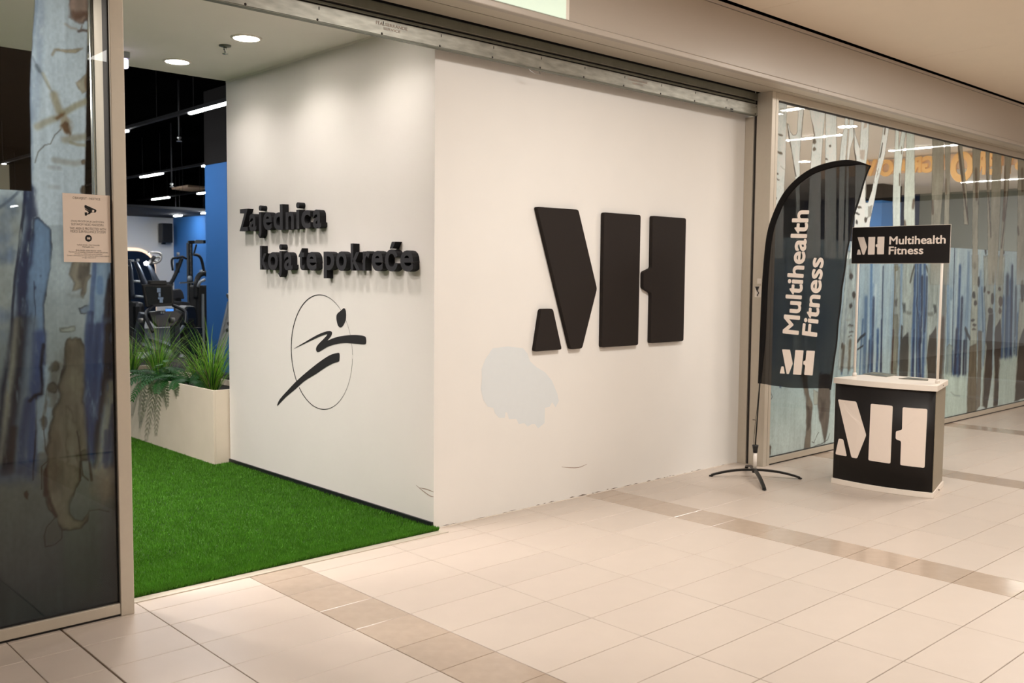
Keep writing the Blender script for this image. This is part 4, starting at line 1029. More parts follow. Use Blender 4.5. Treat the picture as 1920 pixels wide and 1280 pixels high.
    def build(s, name, parent, gain=(1, 1, 1), gam=1.0):
        nx, nz = len(s.xs), len(s.zs); X, Z = np.meshgrid(s.xs, s.zs)
        s.rgb = s.rgb * (1 + 0.10 * fbm(X * 95, Z * 70, 3) + 0.10 * fbm(X * 45, Z * 2.2, 3) + 0.10 * fbm(X * 7, Z * 5, 3))[..., None]
        co = np.stack([X, np.full(X.shape, s.Y), Z], -1).reshape(-1, 3) - np.array(wloc(parent))
        me = bpy.data.meshes.new(name); me.vertices.add(nx * nz); me.vertices.foreach_set('co', co.ravel())
        q = np.arange(nx * nz).reshape(nz, nx); F = np.stack([q[:-1, :-1], q[:-1, 1:], q[1:, 1:], q[1:, :-1]], -1).reshape(-1, 4)
        me.loops.add(F.size); me.loops.foreach_set('vertex_index', F.ravel().astype(np.int32))
        me.polygons.add(len(F)); me.polygons.foreach_set('loop_start', np.arange(0, F.size, 4, dtype=np.int32)); me.update()
        at_ = me.color_attributes.new('print', 'FLOAT_COLOR', 'POINT')
        c = np.concatenate([np.clip(np.clip(s.rgb, 0, 1) ** gam * np.array(gain), 0, 0.85), np.clip(s.a, 0, 1)[..., None]], -1).reshape(-1); at_.data.foreach_set('color', c.astype(np.float32))
        me.materials.append(M['film']); o = bpy.data.objects.new(name, me); COL.objects.link(o); o.parent = parent; return o
ZB = 1.946             # the film is unbroken below this height

# ---- left window
L = Film(np.arange(-3.15, -2.056, 0.0036), np.arange(0.064, 3.078, 0.005), YF)
L.wash(0.0, 0.62, (98, 102, 104), (118, 120, 112), 0.97, 0.97)  # base tone darkens downwards, the dim lower pane painted in
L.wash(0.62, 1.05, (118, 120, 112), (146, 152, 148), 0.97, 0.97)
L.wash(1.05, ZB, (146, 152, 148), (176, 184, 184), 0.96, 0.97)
ca_ = lambda pts: [(a * .28121, b * .28121) for a, b in pts]                       # crop 0,0,250,360
cb_ = lambda pts: [(a * .234375, 340 + b * .234375) for a, b in pts]               # crop 0,340,240,640
cc_ = lambda pts: [(a * .43716, 620 + b * .4375) for a, b in pts]                  # crop 0,620,240,1180
# pale trunk, opaque up to the top
L.fill(ca_([(250, -300), (215, 300), (205, 400), (199, 600), (205, 900), (210, 1300), (210, 1500), (572, 1500), (568, 1265), (575, 900), (578, 480), (585, 300), (594, -300)]), (186, 193, 194), seta=0.97, warp=0.002, grain=0.03, gf=(6, 5))
L.line(ca_([(270, -200), (268, 150), (255, 450), (235, 640), (225, 800)]), 0.035, (140, 152, 164), 0.45, soft=0.9, dry=0.2)
L.line(ca_([(243, 0), (212, 330), (203, 600), (207, 900), (211, 1260)]), 0.014, (120, 134, 148), 0.5, soft=0.9, dry=0.2)
L.line(ca_([(592, 100), (580, 400), (574, 900), (568, 1260)]), 0.010, (96, 92, 88), 0.5, soft=0.9, dry=0.3)
L.fill(ca_([(462, 25), (478, -60), (592, -60), (590, 115), (555, 148), (500, 142), (465, 118)]), (160, 138, 122), 0.85, edge=(84, 62, 48), ew=0.008, ea=0.9, grain=0.35, soft=0.008, warp=0.012)
L.fill(ca_([(470, 78), (520, 70), (592, 75), (590, 110), (540, 112), (500, 135), (472, 112)]), (104, 80, 66), 0.75, soft=0.012, warp=0.02, grain=0.4)
for p, w, c, a in (([(440, 162), (470, 185), (505, 193)], .012, (168, 158, 138), .5), ([(520, 208), (550, 200), (588, 208)], .012, (98, 80, 66), .8), ([(545, 170), (535, 195)], .006, (120, 100, 84), .6),
                   ([(350, 365), (368, 332), (395, 330)], .012, (150, 138, 112), .6), ([(215, 380), (250, 450), (300, 540), (345, 610)], .008, (130, 138, 144), .5), ([(285, 490), (330, 590)], .014, (176, 172, 150), .6),
                   ([(360, 632), (380, 690), (400, 745)], .034, (158, 148, 118), .7), ([(250, 845), (300, 815), (372, 788)], .028, (164, 160, 140), .75), ([(425, 755), (510, 705), (580, 675)], .026, (158, 152, 126), .75),
                   ([(430, 932), (510, 920), (578, 910)], .030, (160, 156, 138), .75), ([(470, 950), (520, 965), (572, 968)], .014, (160, 154, 130), .7), ([(405, 862), (365, 900), (335, 958), (295, 968), (258, 1010), (235, 1085)], .005, (120, 118, 108), .7),
                   ([(360, 1066), (430, 1080), (500, 1090), (545, 1082)], .026, (160, 158, 146), .6), ([(330, 1115), (400, 1122)], .02, (166, 168, 164), .6), ([(340, 1245), (395, 1250)], .02, (168, 170, 166), .5), ([(245, 440), (262, 470)], .018, (112, 120, 122), .6)):
    L.line(ca_(p), w, c, a, soft=0.7)
L.fill(ca_([(380, 328), (450, 332), (552, 320), (500, 352), (440, 350)]), (170, 158, 130), 0.75, edge=(130, 116, 90), ew=0.004)
L.fill(ca_([(503, 552), (540, 520), (578, 490), (576, 600), (548, 622), (525, 585)]), (172, 164, 142), 0.8, edge=(120, 100, 76), ew=0.005, grain=0.3)
L.fill(ca_([(555, 540), (578, 500), (578, 600), (562, 570)]), (130, 104, 80), 0.7, soft=0.008, warp=0.012, grain=0.4)
L.fill(ca_([(366, 790), (395, 758), (432, 752), (425, 782), (380, 802)]), (128, 104, 76), 0.9, soft=0.008, grain=0.3)
L.fill(ca_([(400, 800), (440, 772), (488, 810), (475, 905), (440, 885), (410, 862)]), (166, 156, 132), 0.8, soft=0.012, warp=0.015)
L.fill(ca_([(410, 845), (440, 815), (478, 840), (472, 905), (440, 885)]), (122, 96, 72), 0.85, soft=0.008, warp=0.018, grain=0.5)
L.fill(ca_([(538, 1262), (548, 1236), (570, 1232), (570, 1300), (540, 1285)]), (104, 92, 76), 0.9, edge=(64, 52, 42), ew=0.006)
L.fill(ca_([(542, 1072), (556, 1064), (570, 1066), (570, 1098), (548, 1096)]), (128, 112, 90), 0.8, edge=(80, 64, 50), ew=0.004)
# clouded area left of the trunk
L.fill(cb_([(-40, 220), (30, 160), (90, 145), (140, 180), (185, 210), (165, 480), (110, 900), (90, 1300), (70, 1700), (-200, 1700), (-200, 300)]), (156, 160, 154), 0.8, soft=0.03, warp=0.03, grain=0.18, gf=(9, 7))
for bx, by, rx, ry, a in ((60, 190, 60, 40, .6), (20, 420, 80, 60, .5), (120, 260, 40, 40, .5), (30, 560, 120, 50, .55), (100, 620, 60, 40, .4), (20, 1050, 70, 60, .5), (10, 1230, 60, 40, .5), (20, 300, 60, 30, .4)):
    L.fill(cb_(blob((bx, by), rx, ry, 16, 0.2)), (96, 116, 142), a, soft=0.03, warp=0.04, wf=18, grain=0.4)
L.line(cb_([(0, 210), (60, 160), (130, 100), (160, 70)]), .012, (92, 104, 116), .6, dry=0.3)
# blue trunk and its dark outlines
L.fill(cb_([(205, 78), (185, 260), (150, 560), (118, 800), (98, 1000), (90, 1300), (80, 1700), (190, 1700), (200, 1280), (205, 1000), (215, 560), (255, 400), (262, 200), (250, 78)]), (142, 152, 158), 1, soft=0.006, grain=0.2, gf=(50, 8))
L.line(cb_([(205, 78), (185, 260), (150, 560), (118, 800), (98, 1000), (88, 1300)]), .012, (52, 62, 80), .85, dry=0.2)
L.line(cb_([(245, 78), (238, 200), (258, 330), (240, 480), (190, 700), (180, 900), (182, 1100), (180, 1300)]), .052, (62, 74, 98), .85, dry=0.32, warp=0.01)
L.fill(cb_([(268, 296), (300, 287), (345, 322), (398, 378), (409, 505), (398, 700), (368, 860), (350, 1000), (352, 1150), (362, 1290), (350, 1700), (185, 1700), (200, 1290), (205, 750), (240, 500), (262, 400)]), (128, 148, 166), 0.95, soft=0.004, edge=(44, 52, 68), ew=0.006, ea=0.9, grain=0.16, gf=(10, 6))
L.line(cb_([(235, 430), (215, 560), (196, 720), (190, 900), (185, 1290)]), .045, (58, 72, 98), .8, dry=0.3, warp=0.012)
L.line(cb_([(275, 800), (277, 1000), (272, 1280)]), .004, (64, 74, 92), .7); L.fill(cb_(blob((282, 852), 10, 14)), (70, 82, 104), .8); L.fill(cb_(blob((322, 755), 7, 8)), (90, 100, 118), .7)
# brown bark marks right of the notice
L.fill(cb_([(575, 655), (600, 640), (725, 640), (705, 735), (730, 755), (700, 800), (690, 880), (665, 932), (652, 915), (660, 850), (605, 872), (580, 875), (600, 815), (555, 745), (560, 700)]), (142, 134, 116), .85, edge=(90, 76, 56), ew=.005, grain=.25, soft=.006)
L.fill(cb_([(640, 660), (725, 650), (690, 800), (680, 900), (660, 920), (655, 830), (620, 760)]), (96, 92, 84), .75, soft=.012, warp=.015, grain=.3)
L.fill(cb_([(540, 905), (660, 905), (670, 930), (570, 930)]), (140, 142, 134), .5, soft=.01)
L.fill(cb_([(630, 1010), (660, 1005), (680, 992), (716, 990), (708, 1045), (675, 1062), (645, 1050)]), (124, 136, 146), .9, edge=(58, 62, 66), ew=.004, ea=.9)
L.fill(cb_([(475, 1178), (520, 1170), (600, 1160), (598, 1190), (570, 1200), (485, 1202)]), (160, 164, 154), .9, edge=(84, 82, 70), ew=.004, ea=.9)
# blue wash on the right of the pane
L.fill(cb_([(750, 640), (735, 900), (700, 1050), (695, 1300), (690, 1700), (930, 1700), (930, 640)]), (140, 158, 172), .9, soft=.012, grain=.22, gf=(60, 4))
for p, w, c, a in (([(752, 660), (742, 860), (735, 1050)], .02, (84, 106, 140), .7), ([(800, 780), (800, 880)], .03, (108, 136, 166), .6), ([(720, 1060), (705, 1180), (700, 1300)], .03, (66, 84, 116), .7), ([(740, 1050), (728, 1290)], .012, (60, 76, 104), .6),
                   ([(830, 1080), (812, 1290)], .02, (92, 114, 146), .6), ([(885, 800), (862, 950), (850, 1100), (845, 1290)], .03, (40, 46, 64), .85), ([(905, 760), (890, 1000), (885, 1290)], .04, (44, 48, 62), .85)):
    L.line(cb_(p), w, c, a, dry=0.2)
# lower half: stripes, brown trunk, darkened ground
def Ls(p, w, c, a, **k): L.line(cc_(p), w, c, a, **dict(dict(dry=0.22, soft=0.8), **k))
L.fill(cc_([(-90, -60), (195, -60), (185, 60), (178, 150), (186, 260), (155, 275), (150, 560), (140, 640), (60, 640), (-90, 665)]), (126, 136, 142), .95, soft=.02, grain=.25, gf=(60, 5), zf=(1.48, 1.16))
L.fill(cc_([(-90, -60), (62, -60), (45, 100), (20, 250), (0, 420), (-90, 500)]), (140, 146, 142), .9, soft=.03, grain=.2, gf=(12, 6), zf=(1.48, 1.16))
Ls([(66, -40), (55, 60), (45, 120), (20, 240), (5, 420), (-10, 560)], .035, (46, 52, 70), .85)
Ls([(80, -40), (60, 150), (35, 330), (15, 560)], .035, (168, 166, 150), .85, dry=.1)
Ls([(98, -40), (85, 150), (62, 330), (40, 480), (25, 600)], .045, (42, 46, 62), .85)
Ls([(140, -40), (128, 150), (108, 300), (82, 500), (75, 600)], .05, (124, 134, 140), .7, dry=.1)
Ls([(172, 20), (165, 160), (150, 290), (140, 450), (132, 600)], .05, (64, 84, 124), .75)
Ls([(120, 300), (95, 450), (85, 600)], .03, (58, 74, 108), .7); Ls([(60, 420), (48, 540), (45, 600)], .03, (56, 44, 42), .8); Ls([(25, 520), (20, 610)], .02, (50, 48, 54), .7)
Ls([(186, 60), (178, 150), (184, 240), (180, 268), (152, 276), (128, 300)], .014, (40, 46, 62), .9, dry=.05)
Ls([(155, 280), (156, 420), (148, 560), (140, 640)], .007, (40, 42, 52), .85, dry=0.1)
L.fill(cc_([(40, 590), (160, 570), (150, 650), (60, 655), (-80, 665), (-80, 615)]), (92, 96, 106), .6, soft=.03, warp=.03)
L.fill(cc_([(186, 150), (200, 140), (240, 260), (215, 370), (190, 520), (160, 520), (156, 300), (186, 275)]), (160, 172, 176), .8, soft=.01)
TR = [(283, 50), (288, 34), (298, 30), (302, 36), (318, 30), (345, 38), (362, 62), (370, 100), (372, 160), (365, 230), (358, 305), (372, 340), (386, 520), (380, 545), (345, 555), (340, 640), (322, 690), (305, 730), (300, 780), (320, 812), (355, 812), (380, 780), (372, 815), (340, 845), (300, 862), (265, 850), (245, 800), (215, 760), (195, 690), (190, 610), (205, 560), (200, 510), (212, 440), (230, 350), (245, 300), (268, 190), (278, 140), (282, 90)]
L.fill(cc_([(212, 160), (240, 130), (275, 140), (268, 170), (250, 260), (235, 340), (205, 320), (200, 240)]), (128, 128, 118), .8, soft=.012, warp=.015, grain=.3)
L.fill(cc_(TR), (126, 120, 104), .95, soft=.005, edge=(50, 38, 32), ew=.007, ea=.95, grain=.3, gf=(30, 9), warp=.012, wf=24)
L.fill(cc_([(290, 330), (315, 340), (335, 430), (340, 540), (320, 600), (300, 560), (290, 450)]), (140, 136, 118), .6, soft=.02, warp=.02, edge=(84, 72, 60), ew=.005)
L.fill(cc_(blob((300, 90), 25, 50)), (96, 90, 76), .6, soft=.04, warp=.04, grain=.3); L.fill(cc_(blob((225, 560), 30, 120)), (100, 88, 74), .6, soft=.05, warp=.04, grain=.3)
L.fill(cc_(blob((325, 230), 30, 70)), (142, 138, 120), .6, soft=.04, warp=.03)
for cx, cy, rx, ry in ((232, 155, 18, 20), (225, 245, 22, 22), (188, 390, 13, 22), (365, 535, 20, 22)): L.fill(cc_(blob((cx, cy), rx, ry, 14, .15)), (98, 92, 80), .8, soft=.012, warp=.012, edge=(56, 48, 40), ew=.005, ea=.7)
Ls([(205, 250), (185, 380), (188, 420)], .012, (112, 104, 88), .7); Ls([(190, 420), (195, 500), (205, 530)], .004, (84, 72, 60), .8, dry=0); Ls([(178, 680), (180, 580), (205, 560)], .004, (70, 60, 50), .8, dry=0)
Ls([(205, 690), (215, 740), (240, 795)], .014, (66, 48, 40), .8, dry=.2); Ls([(195, 600), (198, 700)], .02, (74, 52, 44), .75, dry=.3)
Ls([(345, 560), (343, 640)], .007, (62, 40, 34), .9, dry=0); Ls([(375, 320), (380, 520), (395, 640)], .01, (66, 44, 40), .85, dry=.1); Ls([(330, 430), (345, 530), (355, 620), (380, 640)], .006, (60, 46, 40), .8, dry=.1)
Ls([(237, 800), (200, 840), (188, 880), (195, 925), (235, 915), (265, 890), (268, 850)], .004, (62, 54, 46), .75, dry=.1, taper=False); L.fill(cc_([(200, 840), (237, 805), (268, 850), (262, 890), (200, 918), (188, 880)]), (104, 100, 88), .4, soft=.015)
L.fill(cc_([(105, 695), (118, 685), (125, 700), (120, 720), (108, 710)]), (84, 64, 48), .9, edge=(44, 32, 26), ew=.003)
Ls([(380, 770), (420, 765), (468, 775)], .005, (66, 58, 50), .7, dry=.2)
# blue right side below
L.fill(cc_([(372, -60), (368, 100), (370, 300), (390, 560), (420, 590), (510, 570), (510, -60)]), (118, 136, 152), .95, soft=.012, grain=.28, gf=(70, 4), zf=(1.48, 1.16))
for p, w, c, a in (([(388, -20), (380, 150), (380, 320), (395, 540)], .035, (62, 80, 114), .8), ([(420, -20), (408, 200), (405, 400), (412, 570)], .035, (56, 72, 106), .8), ([(445, -20), (438, 180), (425, 380)], .03, (74, 96, 132), .7),
                   ([(462, -20), (452, 150), (440, 280), (420, 420), (415, 580)], .026, (44, 42, 52), .9), ([(478, -20), (470, 150), (455, 300)], .035, (36, 38, 52), .9), ([(488, 0), (482, 200), (470, 260)], .03, (48, 54, 70), .8),
                   ([(482, 230), (455, 420), (432, 590)], .045, (158, 158, 142), .8), ([(490, 320), (468, 480), (455, 580)], .025, (62, 78, 106), .8), ([(495, 420), (485, 580)], .02, (58, 66, 84), .7), ([(455, 430), (445, 560)], .018, (70, 84, 110), .7)):
    Ls(p, w, c, a)
L.fill(cc_([(415, 600), (505, 590), (505, 700), (450, 720), (410, 690)]), (156, 142, 120), .6, soft=.05, warp=.02, grain=.1)
# low light and the dark space behind, painted into the foot of the print
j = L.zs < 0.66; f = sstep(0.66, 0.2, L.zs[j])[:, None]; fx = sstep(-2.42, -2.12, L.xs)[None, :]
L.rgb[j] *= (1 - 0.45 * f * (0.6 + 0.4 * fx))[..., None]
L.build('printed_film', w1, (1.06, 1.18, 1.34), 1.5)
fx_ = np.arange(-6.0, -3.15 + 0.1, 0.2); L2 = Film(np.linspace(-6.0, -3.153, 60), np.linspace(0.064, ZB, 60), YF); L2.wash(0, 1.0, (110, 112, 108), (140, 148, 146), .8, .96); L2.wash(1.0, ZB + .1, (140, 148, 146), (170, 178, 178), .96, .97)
for k in range(14): L2.line([], .1, (0, 0, 0), 0) if False else None
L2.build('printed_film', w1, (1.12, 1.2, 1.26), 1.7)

# ---- right window
xs = [3.426]
while xs[-1] < 12.9: xs.append(xs[-1] + 0.006 + 0.0016 * (xs[-1] - 3.4))
R = Film(np.array(xs), np.arange(0.068, 3.07, 0.0068), YF)
R.wash(0.0, 0.45, (196, 200, 194), (178, 188, 184), .96, .96)
R.wash(0.45, 1.2, (178, 188, 184), (150, 164, 170), .96, .96)
R.wash(1.2, ZB, (150, 164, 170), (168, 178, 180), .96, .95)
# pale vertical strokes of the distant wood
for k in range(150):
    x = 3.5 + 9.2 * (k + random.random()) / 150; z0 = random.uniform(0.5, 0.9); z1 = random.uniform(1.3, 1.96)
    c = random.choice([(176, 186, 186), (132, 150, 162), (118, 138, 156), (186, 192, 188), (150, 160, 158)])
    poly = [(x, z0), (x + random.uniform(-.02, .02), (z0 + z1) / 2), (x + random.uniform(-.04, .04), z1)]
    w = random.uniform(.02, .09); p = [(a - w / 2, b) for a, b in poly] + [(a + w / 2, b) for a, b in reversed(poly)]
    R.fill(p, c, random.uniform(.35, .7), soft=.025, warp=.012, world=True, grain=.2, gf=(40, 4))
def Rl(px, w, c, a, **k): R.line(px, w, c, min(1, a * 1.25), **dict(dict(dry=0.05, soft=0.8), **k))
# blue strokes: (x top, x bottom, y top, y bottom, width m, colour, alpha)
NAVY, BLUE, LBLUE = (48, 64, 92), (74, 102, 132), (110, 134, 156)
for u0, u1, v0, v1, w, c, a in ((1624, 1620, 560, 700, .06, BLUE, .6), (1634, 1632, 480, 705, .05, LBLUE, .8), (1638, 1634, 560, 715, .05, NAVY, .7), (1646, 1643, 620, 712, .05, BLUE, .8), (1656, 1652, 500, 715, .022, NAVY, .9), (1653, 1650, 600, 715, .03, NAVY, .7), (1630, 1626, 640, 715, .04, NAVY, .6),
        (1592, 1580, 460, 690, .02, LBLUE, .7), (1588, 1578, 560, 700, .03, BLUE, .6), (1612, 1604, 480, 690, .02, BLUE, .7), (1600, 1590, 560, 700, .015, NAVY, .7), (1618, 1612, 600, 700, .03, BLUE, .6),
        (1716, 1710, 488, 712, .07, BLUE, .8), (1726, 1722, 490, 715, .07, BLUE, .85), (1734, 1730, 495, 712, .06, BLUE, .8), (1729, 1726, 520, 640, .05, NAVY, .85), (1721, 1718, 480, 715, .03, NAVY, .7), (1738, 1734, 520, 620, .04, NAVY, .7), (1724, 1726, 640, 715, .05, NAVY, .8), (1714, 1712, 620, 712, .04, NAVY, .6),
        (1790, 1784, 465, 705, .02, NAVY, .85), (1797, 1793, 580, 705, .05, BLUE, .8), (1800, 1796, 500, 705, .06, BLUE, .8), (1804, 1799, 560, 705, .06, NAVY, .8), (1794, 1790, 620, 705, .07, NAVY, .8), (1808, 1806, 640, 700, .05, (50, 62, 84), .8), (1812, 1810, 620, 706, .06, (66, 78, 96), .7), (1786, 1787, 660, 700, .05, BLUE, .7),
        (1778, 1776, 470, 700, .04, LBLUE, .6), (1770, 1768, 500, 690, .04, LBLUE, .6), (1841, 1843, 540, 620, .04, BLUE, .6), (1852, 1848, 520, 640, .05, BLUE, .5),
        (1889, 1886, 520, 668, .10, NAVY, .75), (1896, 1894, 530, 668, .12, BLUE, .8), (1890, 1887, 560, 670, .08, BLUE, .7), (1898, 1895, 500, 668, .06, NAVY, .8), (1881, 1878, 560, 668, .08, BLUE, .7), (1905, 1902, 540, 660, .07, NAVY, .6), (1908, 1906, 590, 665, .06, BLUE, .6)):
    Rl([(u0, v0), ((u0 + u1) / 2 + random.uniform(-1, 1), (v0 + v1) / 2), (u1, v1)], w, c, a)
# greenish and brown trunks of the lower part
BR, DB, OL = (104, 88, 72), (62, 48, 42), (128, 126, 110)
def trunk(px, c, a=.85, **k): R.fill(px, c, a, **dict(dict(soft=.012, warp=.012, wf=16, grain=.35, gf=(26, 6), edge=DB, ew=.012, ea=.5), **k))
trunk([(1676, 500), (1688, 500), (1688, 590), (1684, 640), (1682, 710), (1668, 708), (1672, 640), (1678, 590)], (150, 152, 142), .8, ea=.3)
trunk([(1676, 590), (1684, 590), (1683, 650), (1680, 705), (1671, 705), (1674, 640)], OL, .8)
Rl([(1679, 500), (1677, 560), (1675, 600), (1672, 705)], .02, (120, 104, 70), .7); Rl([(1675, 620), (1674, 650), (1672, 700)], .03, (84, 52, 40), .8, dry=.3)
R.fill([(1676, 495), (1684, 495), (1684, 506), (1678, 508)], (130, 122, 96), .7, edge=(90, 78, 56), ew=.006); R.fill([(1677, 562), (1683, 560), (1682, 574), (1678, 574)], (92, 88, 78), .8, soft=.02)
trunk([(1693, 480), (1716, 480), (1712, 560), (1708, 640), (1706, 715), (1690, 712), (1694, 620), (1692, 560)], (160, 164, 156), .85, ea=.25)
trunk([(1690, 610), (1693, 612), (1692, 636), (1696, 630), (1703, 624), (1704, 650), (1702, 700), (1700, 716), (1685, 712), (1687, 660)], (74, 72, 66), .9)
R.fill([(1692, 569), (1698, 568), (1698, 586), (1694, 586)], (80, 84, 82), .9, soft=.02, warp=.015); R.fill([(1699, 583), (1709, 584), (1709, 590), (1700, 590)], (116, 118, 112), .7, soft=.015)
R.line([(1714, 500), (1710, 514), (1707, 528)], .035, (84, 80, 66), .8); Rl([(1720, 552), (1718, 570), (1722, 590), (1726, 640), (1724, 700)], .014, NAVY, .85, dry=0); R.line([(1737, 500), (1742, 516), (1745, 530)], .035, (84, 80, 66), .8)
trunk([(1740, 480), (1764, 480), (1760, 560), (1756, 640), (1754, 720), (1736, 716), (1738, 620), (1740, 560)], (160, 164, 156), .85, ea=.25)
trunk([(1742, 630), (1750, 622), (1755, 612), (1756, 640), (1755, 715), (1740, 716), (1738, 670)], (76, 68, 60), .9)
R.fill([(1750, 571), (1756, 571), (1756, 586), (1752, 588)], (80, 84, 82), .9, soft=.02, warp=.015); R.fill([(1739, 586), (1750, 584), (1750, 592), (1740, 592)], (116, 118, 112), .7, soft=.015)
trunk([(1767, 490), (1776, 495), (1775, 560), (1772, 640), (1769, 716), (1757, 716), (1762, 640)], (120, 112, 96), .6, ea=.4)
Rl([(1768, 600), (1766, 660), (1762, 712)], .08, (88, 66, 50), .6)
R.fill([(1775, 650), (1780, 644), (1786, 650), (1785, 700), (1779, 712), (1772, 705)], (142, 148, 138), .6, edge=(84, 82, 70), ew=.01)
for pts, c, a in (([(1822, 480), (1834, 480), (1833, 560), (1832, 640), (1831, 720), (1830, 776), (1812, 782), (1814, 720), (1818, 660), (1820, 600), (1823, 540)], (162, 162, 148), .85),
                  ([(1818, 650), (1830, 645), (1831, 720), (1829, 778), (1813, 782), (1815, 720)], (112, 98, 78), .8),
                  ([(1834, 620), (1841, 620), (1840, 680), (1838, 760), (1830, 770), (1833, 690)], (110, 92, 74), .75),
                  ([(1844, 480), (1868, 480), (1862, 560), (1860, 640), (1858, 720), (1850, 766), (1841, 760), (1845, 690), (1848, 620)], (158, 158, 146), .8),
                  ([(1854, 590), (1862, 588), (1861, 640), (1860, 700), (1855, 735), (1850, 766), (1843, 760), (1846, 700), (1850, 650), (1848, 640)], DB, .9),
                  ([(1868, 480), (1884, 480), (1880, 560), (1876, 640), (1874, 700), (1870, 760), (1862, 762), (1864, 700), (1866, 620)], (158, 158, 146), .85),
                  ([(1866, 615), (1876, 598), (1878, 640), (1874, 700), (1871, 760), (1863, 760), (1866, 700), (1864, 660)], DB, .9),
                  ([(1912, 560), (1930, 560), (1930, 740), (1902, 752), (1904, 700), (1908, 640)], (158, 156, 142), .8),
                  ([(1911, 640), (1920, 615), (1935, 600), (1935, 740), (1902, 752), (1906, 690)], DB, .9),
                  ([(1500, 700), (1512, 700), (1516, 740), (1524, 760), (1520, 790), (1520, 842), (1508, 842), (1512, 800), (1511, 745)], (120, 104, 86), .85),
                  ([(1536, 700), (1558, 700), (1556, 760), (1553, 800), (1546, 830), (1540, 800), (1536, 785), (1534, 760)], (96, 78, 64), .85)):
    trunk(pts, c, a)
R.fill([(1513, 758), (1521, 770), (1518, 800), (1513, 806)], (72, 58, 48), .85, soft=.02, warp=.02); R.fill([(1525, 730), (1534, 735), (1533, 758), (1526, 758)], (170, 170, 158), .8, edge=(100, 88, 74), ew=.006); R.fill([(1538, 745), (1548, 752), (1545, 782), (1537, 786)], (72, 58, 48), .8, soft=.03, warp=.03)
for p in ([(1522, 828), (1526, 830), (1532, 815), (1535, 810)], [(1445, 735), (1448, 744), (1446, 748)], [(1525, 838), (1532, 834), (1540, 832), (1552, 824), (1556, 812)], [(1462, 722), (1463, 726)], [(1444, 834), (1445, 850)]): R.line(p, .008, (70, 60, 52), .8)
R.fill([(1461, 720), (1466, 720), (1465, 727), (1462, 727)], (96, 124, 150), .8, edge=(60, 70, 84), ew=.006); R.fill([(1441, 835), (1446, 836), (1445, 850), (1443, 858)], (110, 92, 76), .8)
# small branches and bark ticks
for p, w in (([(1608, 640), (1614, 632), (1622, 626)], .03), ([(1810, 616), (1814, 626), (1818, 634)], .05), ([(1608, 655), (1618, 648)], .02)): R.line(p, w, (54, 58, 62), .85)
for u, v, ru, rv in ((1827, 498, 3, 7), (1835, 528, 2.5, 10), (1826, 553, 3, 7), (1829, 568, 3, 6), (1824, 600, 4, 2.5), (1827, 609, 4, 2.5), (1826, 617, 4, 2), (1857, 583, 5, 6), (1861, 560, 3, 12), (1876, 565, 4, 10), (1875, 583, 3, 7), (1874, 541, 3, 4), (1854, 548, 3, 3), (1846, 542, 2, 6), (1862, 520, 2, 12),
                     (1827, 417, 4, 3), (1829, 426, 4, 4), (1831, 440, 4, 5), (1815, 410, 2, 14), (1820, 434, 2, 8), (1868, 391, 3.5, 3), (1863, 412, 3.5, 3), (1880, 431, 3, 3), (1877, 437, 3, 3), (1882, 456, 3, 8), (1880, 473, 4, 5), (1848, 470, 2, 9), (1916, 437, 2.5, 8), (1916, 398, 2, 3), (1917, 545, 4, 22), (1858, 449, 1.5, 6), (1850, 400, 2, 12), (1832, 398, 3, 2),
                     (1592, 490, 3, 6), (1594, 512, 2.5, 8), (1602, 555, 3.5, 8), (1595, 572, 3, 5), (1590, 600, 5, 2), (1598, 622, 4, 1.5), (1596, 612, 5, 2), (1580, 650, 3, 6)):
    R.fill([(u + ru * math.cos(t_), v + rv * math.sin(t_)) for t_ in np.linspace(0, 2 * PI, 12, endpoint=False)], random.choice([(62, 48, 44), (52, 46, 46), (84, 66, 54)]), .85, soft=.012, warp=.014, grain=.3)
trunk([(1588, 470), (1604, 470), (1606, 560), (1604, 640), (1600, 690), (1572, 690), (1576, 620), (1584, 540)], (170, 174, 168), .75, edge=(90, 84, 72), ew=.008, ea=.6)
Rl([(1594, 640), (1592, 690)], .05, (110, 100, 84), .7); Rl([(1582, 650), (1578, 692)], .05, (96, 84, 66), .6)
for u, v, ru, rv in ((1596, 518, 3, 6), (1601, 552, 3, 7), (1595, 573, 2.5, 5), (1595, 610, 5, 1.5), (1596, 622, 4, 1.2), (1594, 630, 4, 1.2), (1579, 648, 2, 5)): R.fill([(u + ru * math.cos(t_), v + rv * math.sin(t_)) for t_ in np.linspace(0, 2 * PI, 12, endpoint=False)], (74, 62, 54), .85, soft=.012, warp=.014)
# ground
R.fill([(1780, 702), (1812, 704), (1812, 790), (1770, 800), (1770, 702)], (186, 194, 184), .8, soft=.03, warp=.03, grain=.06); R.fill([(1874, 672), (1908, 668), (1902, 752), (1872, 760)], (178, 186, 178), .8, soft=.03, warp=.03, grain=.06)
for p in ([(1783, 735), (1790, 741)], [(1791, 741), (1800, 742)]): R.line(p, .02, (150, 156, 150), .6)
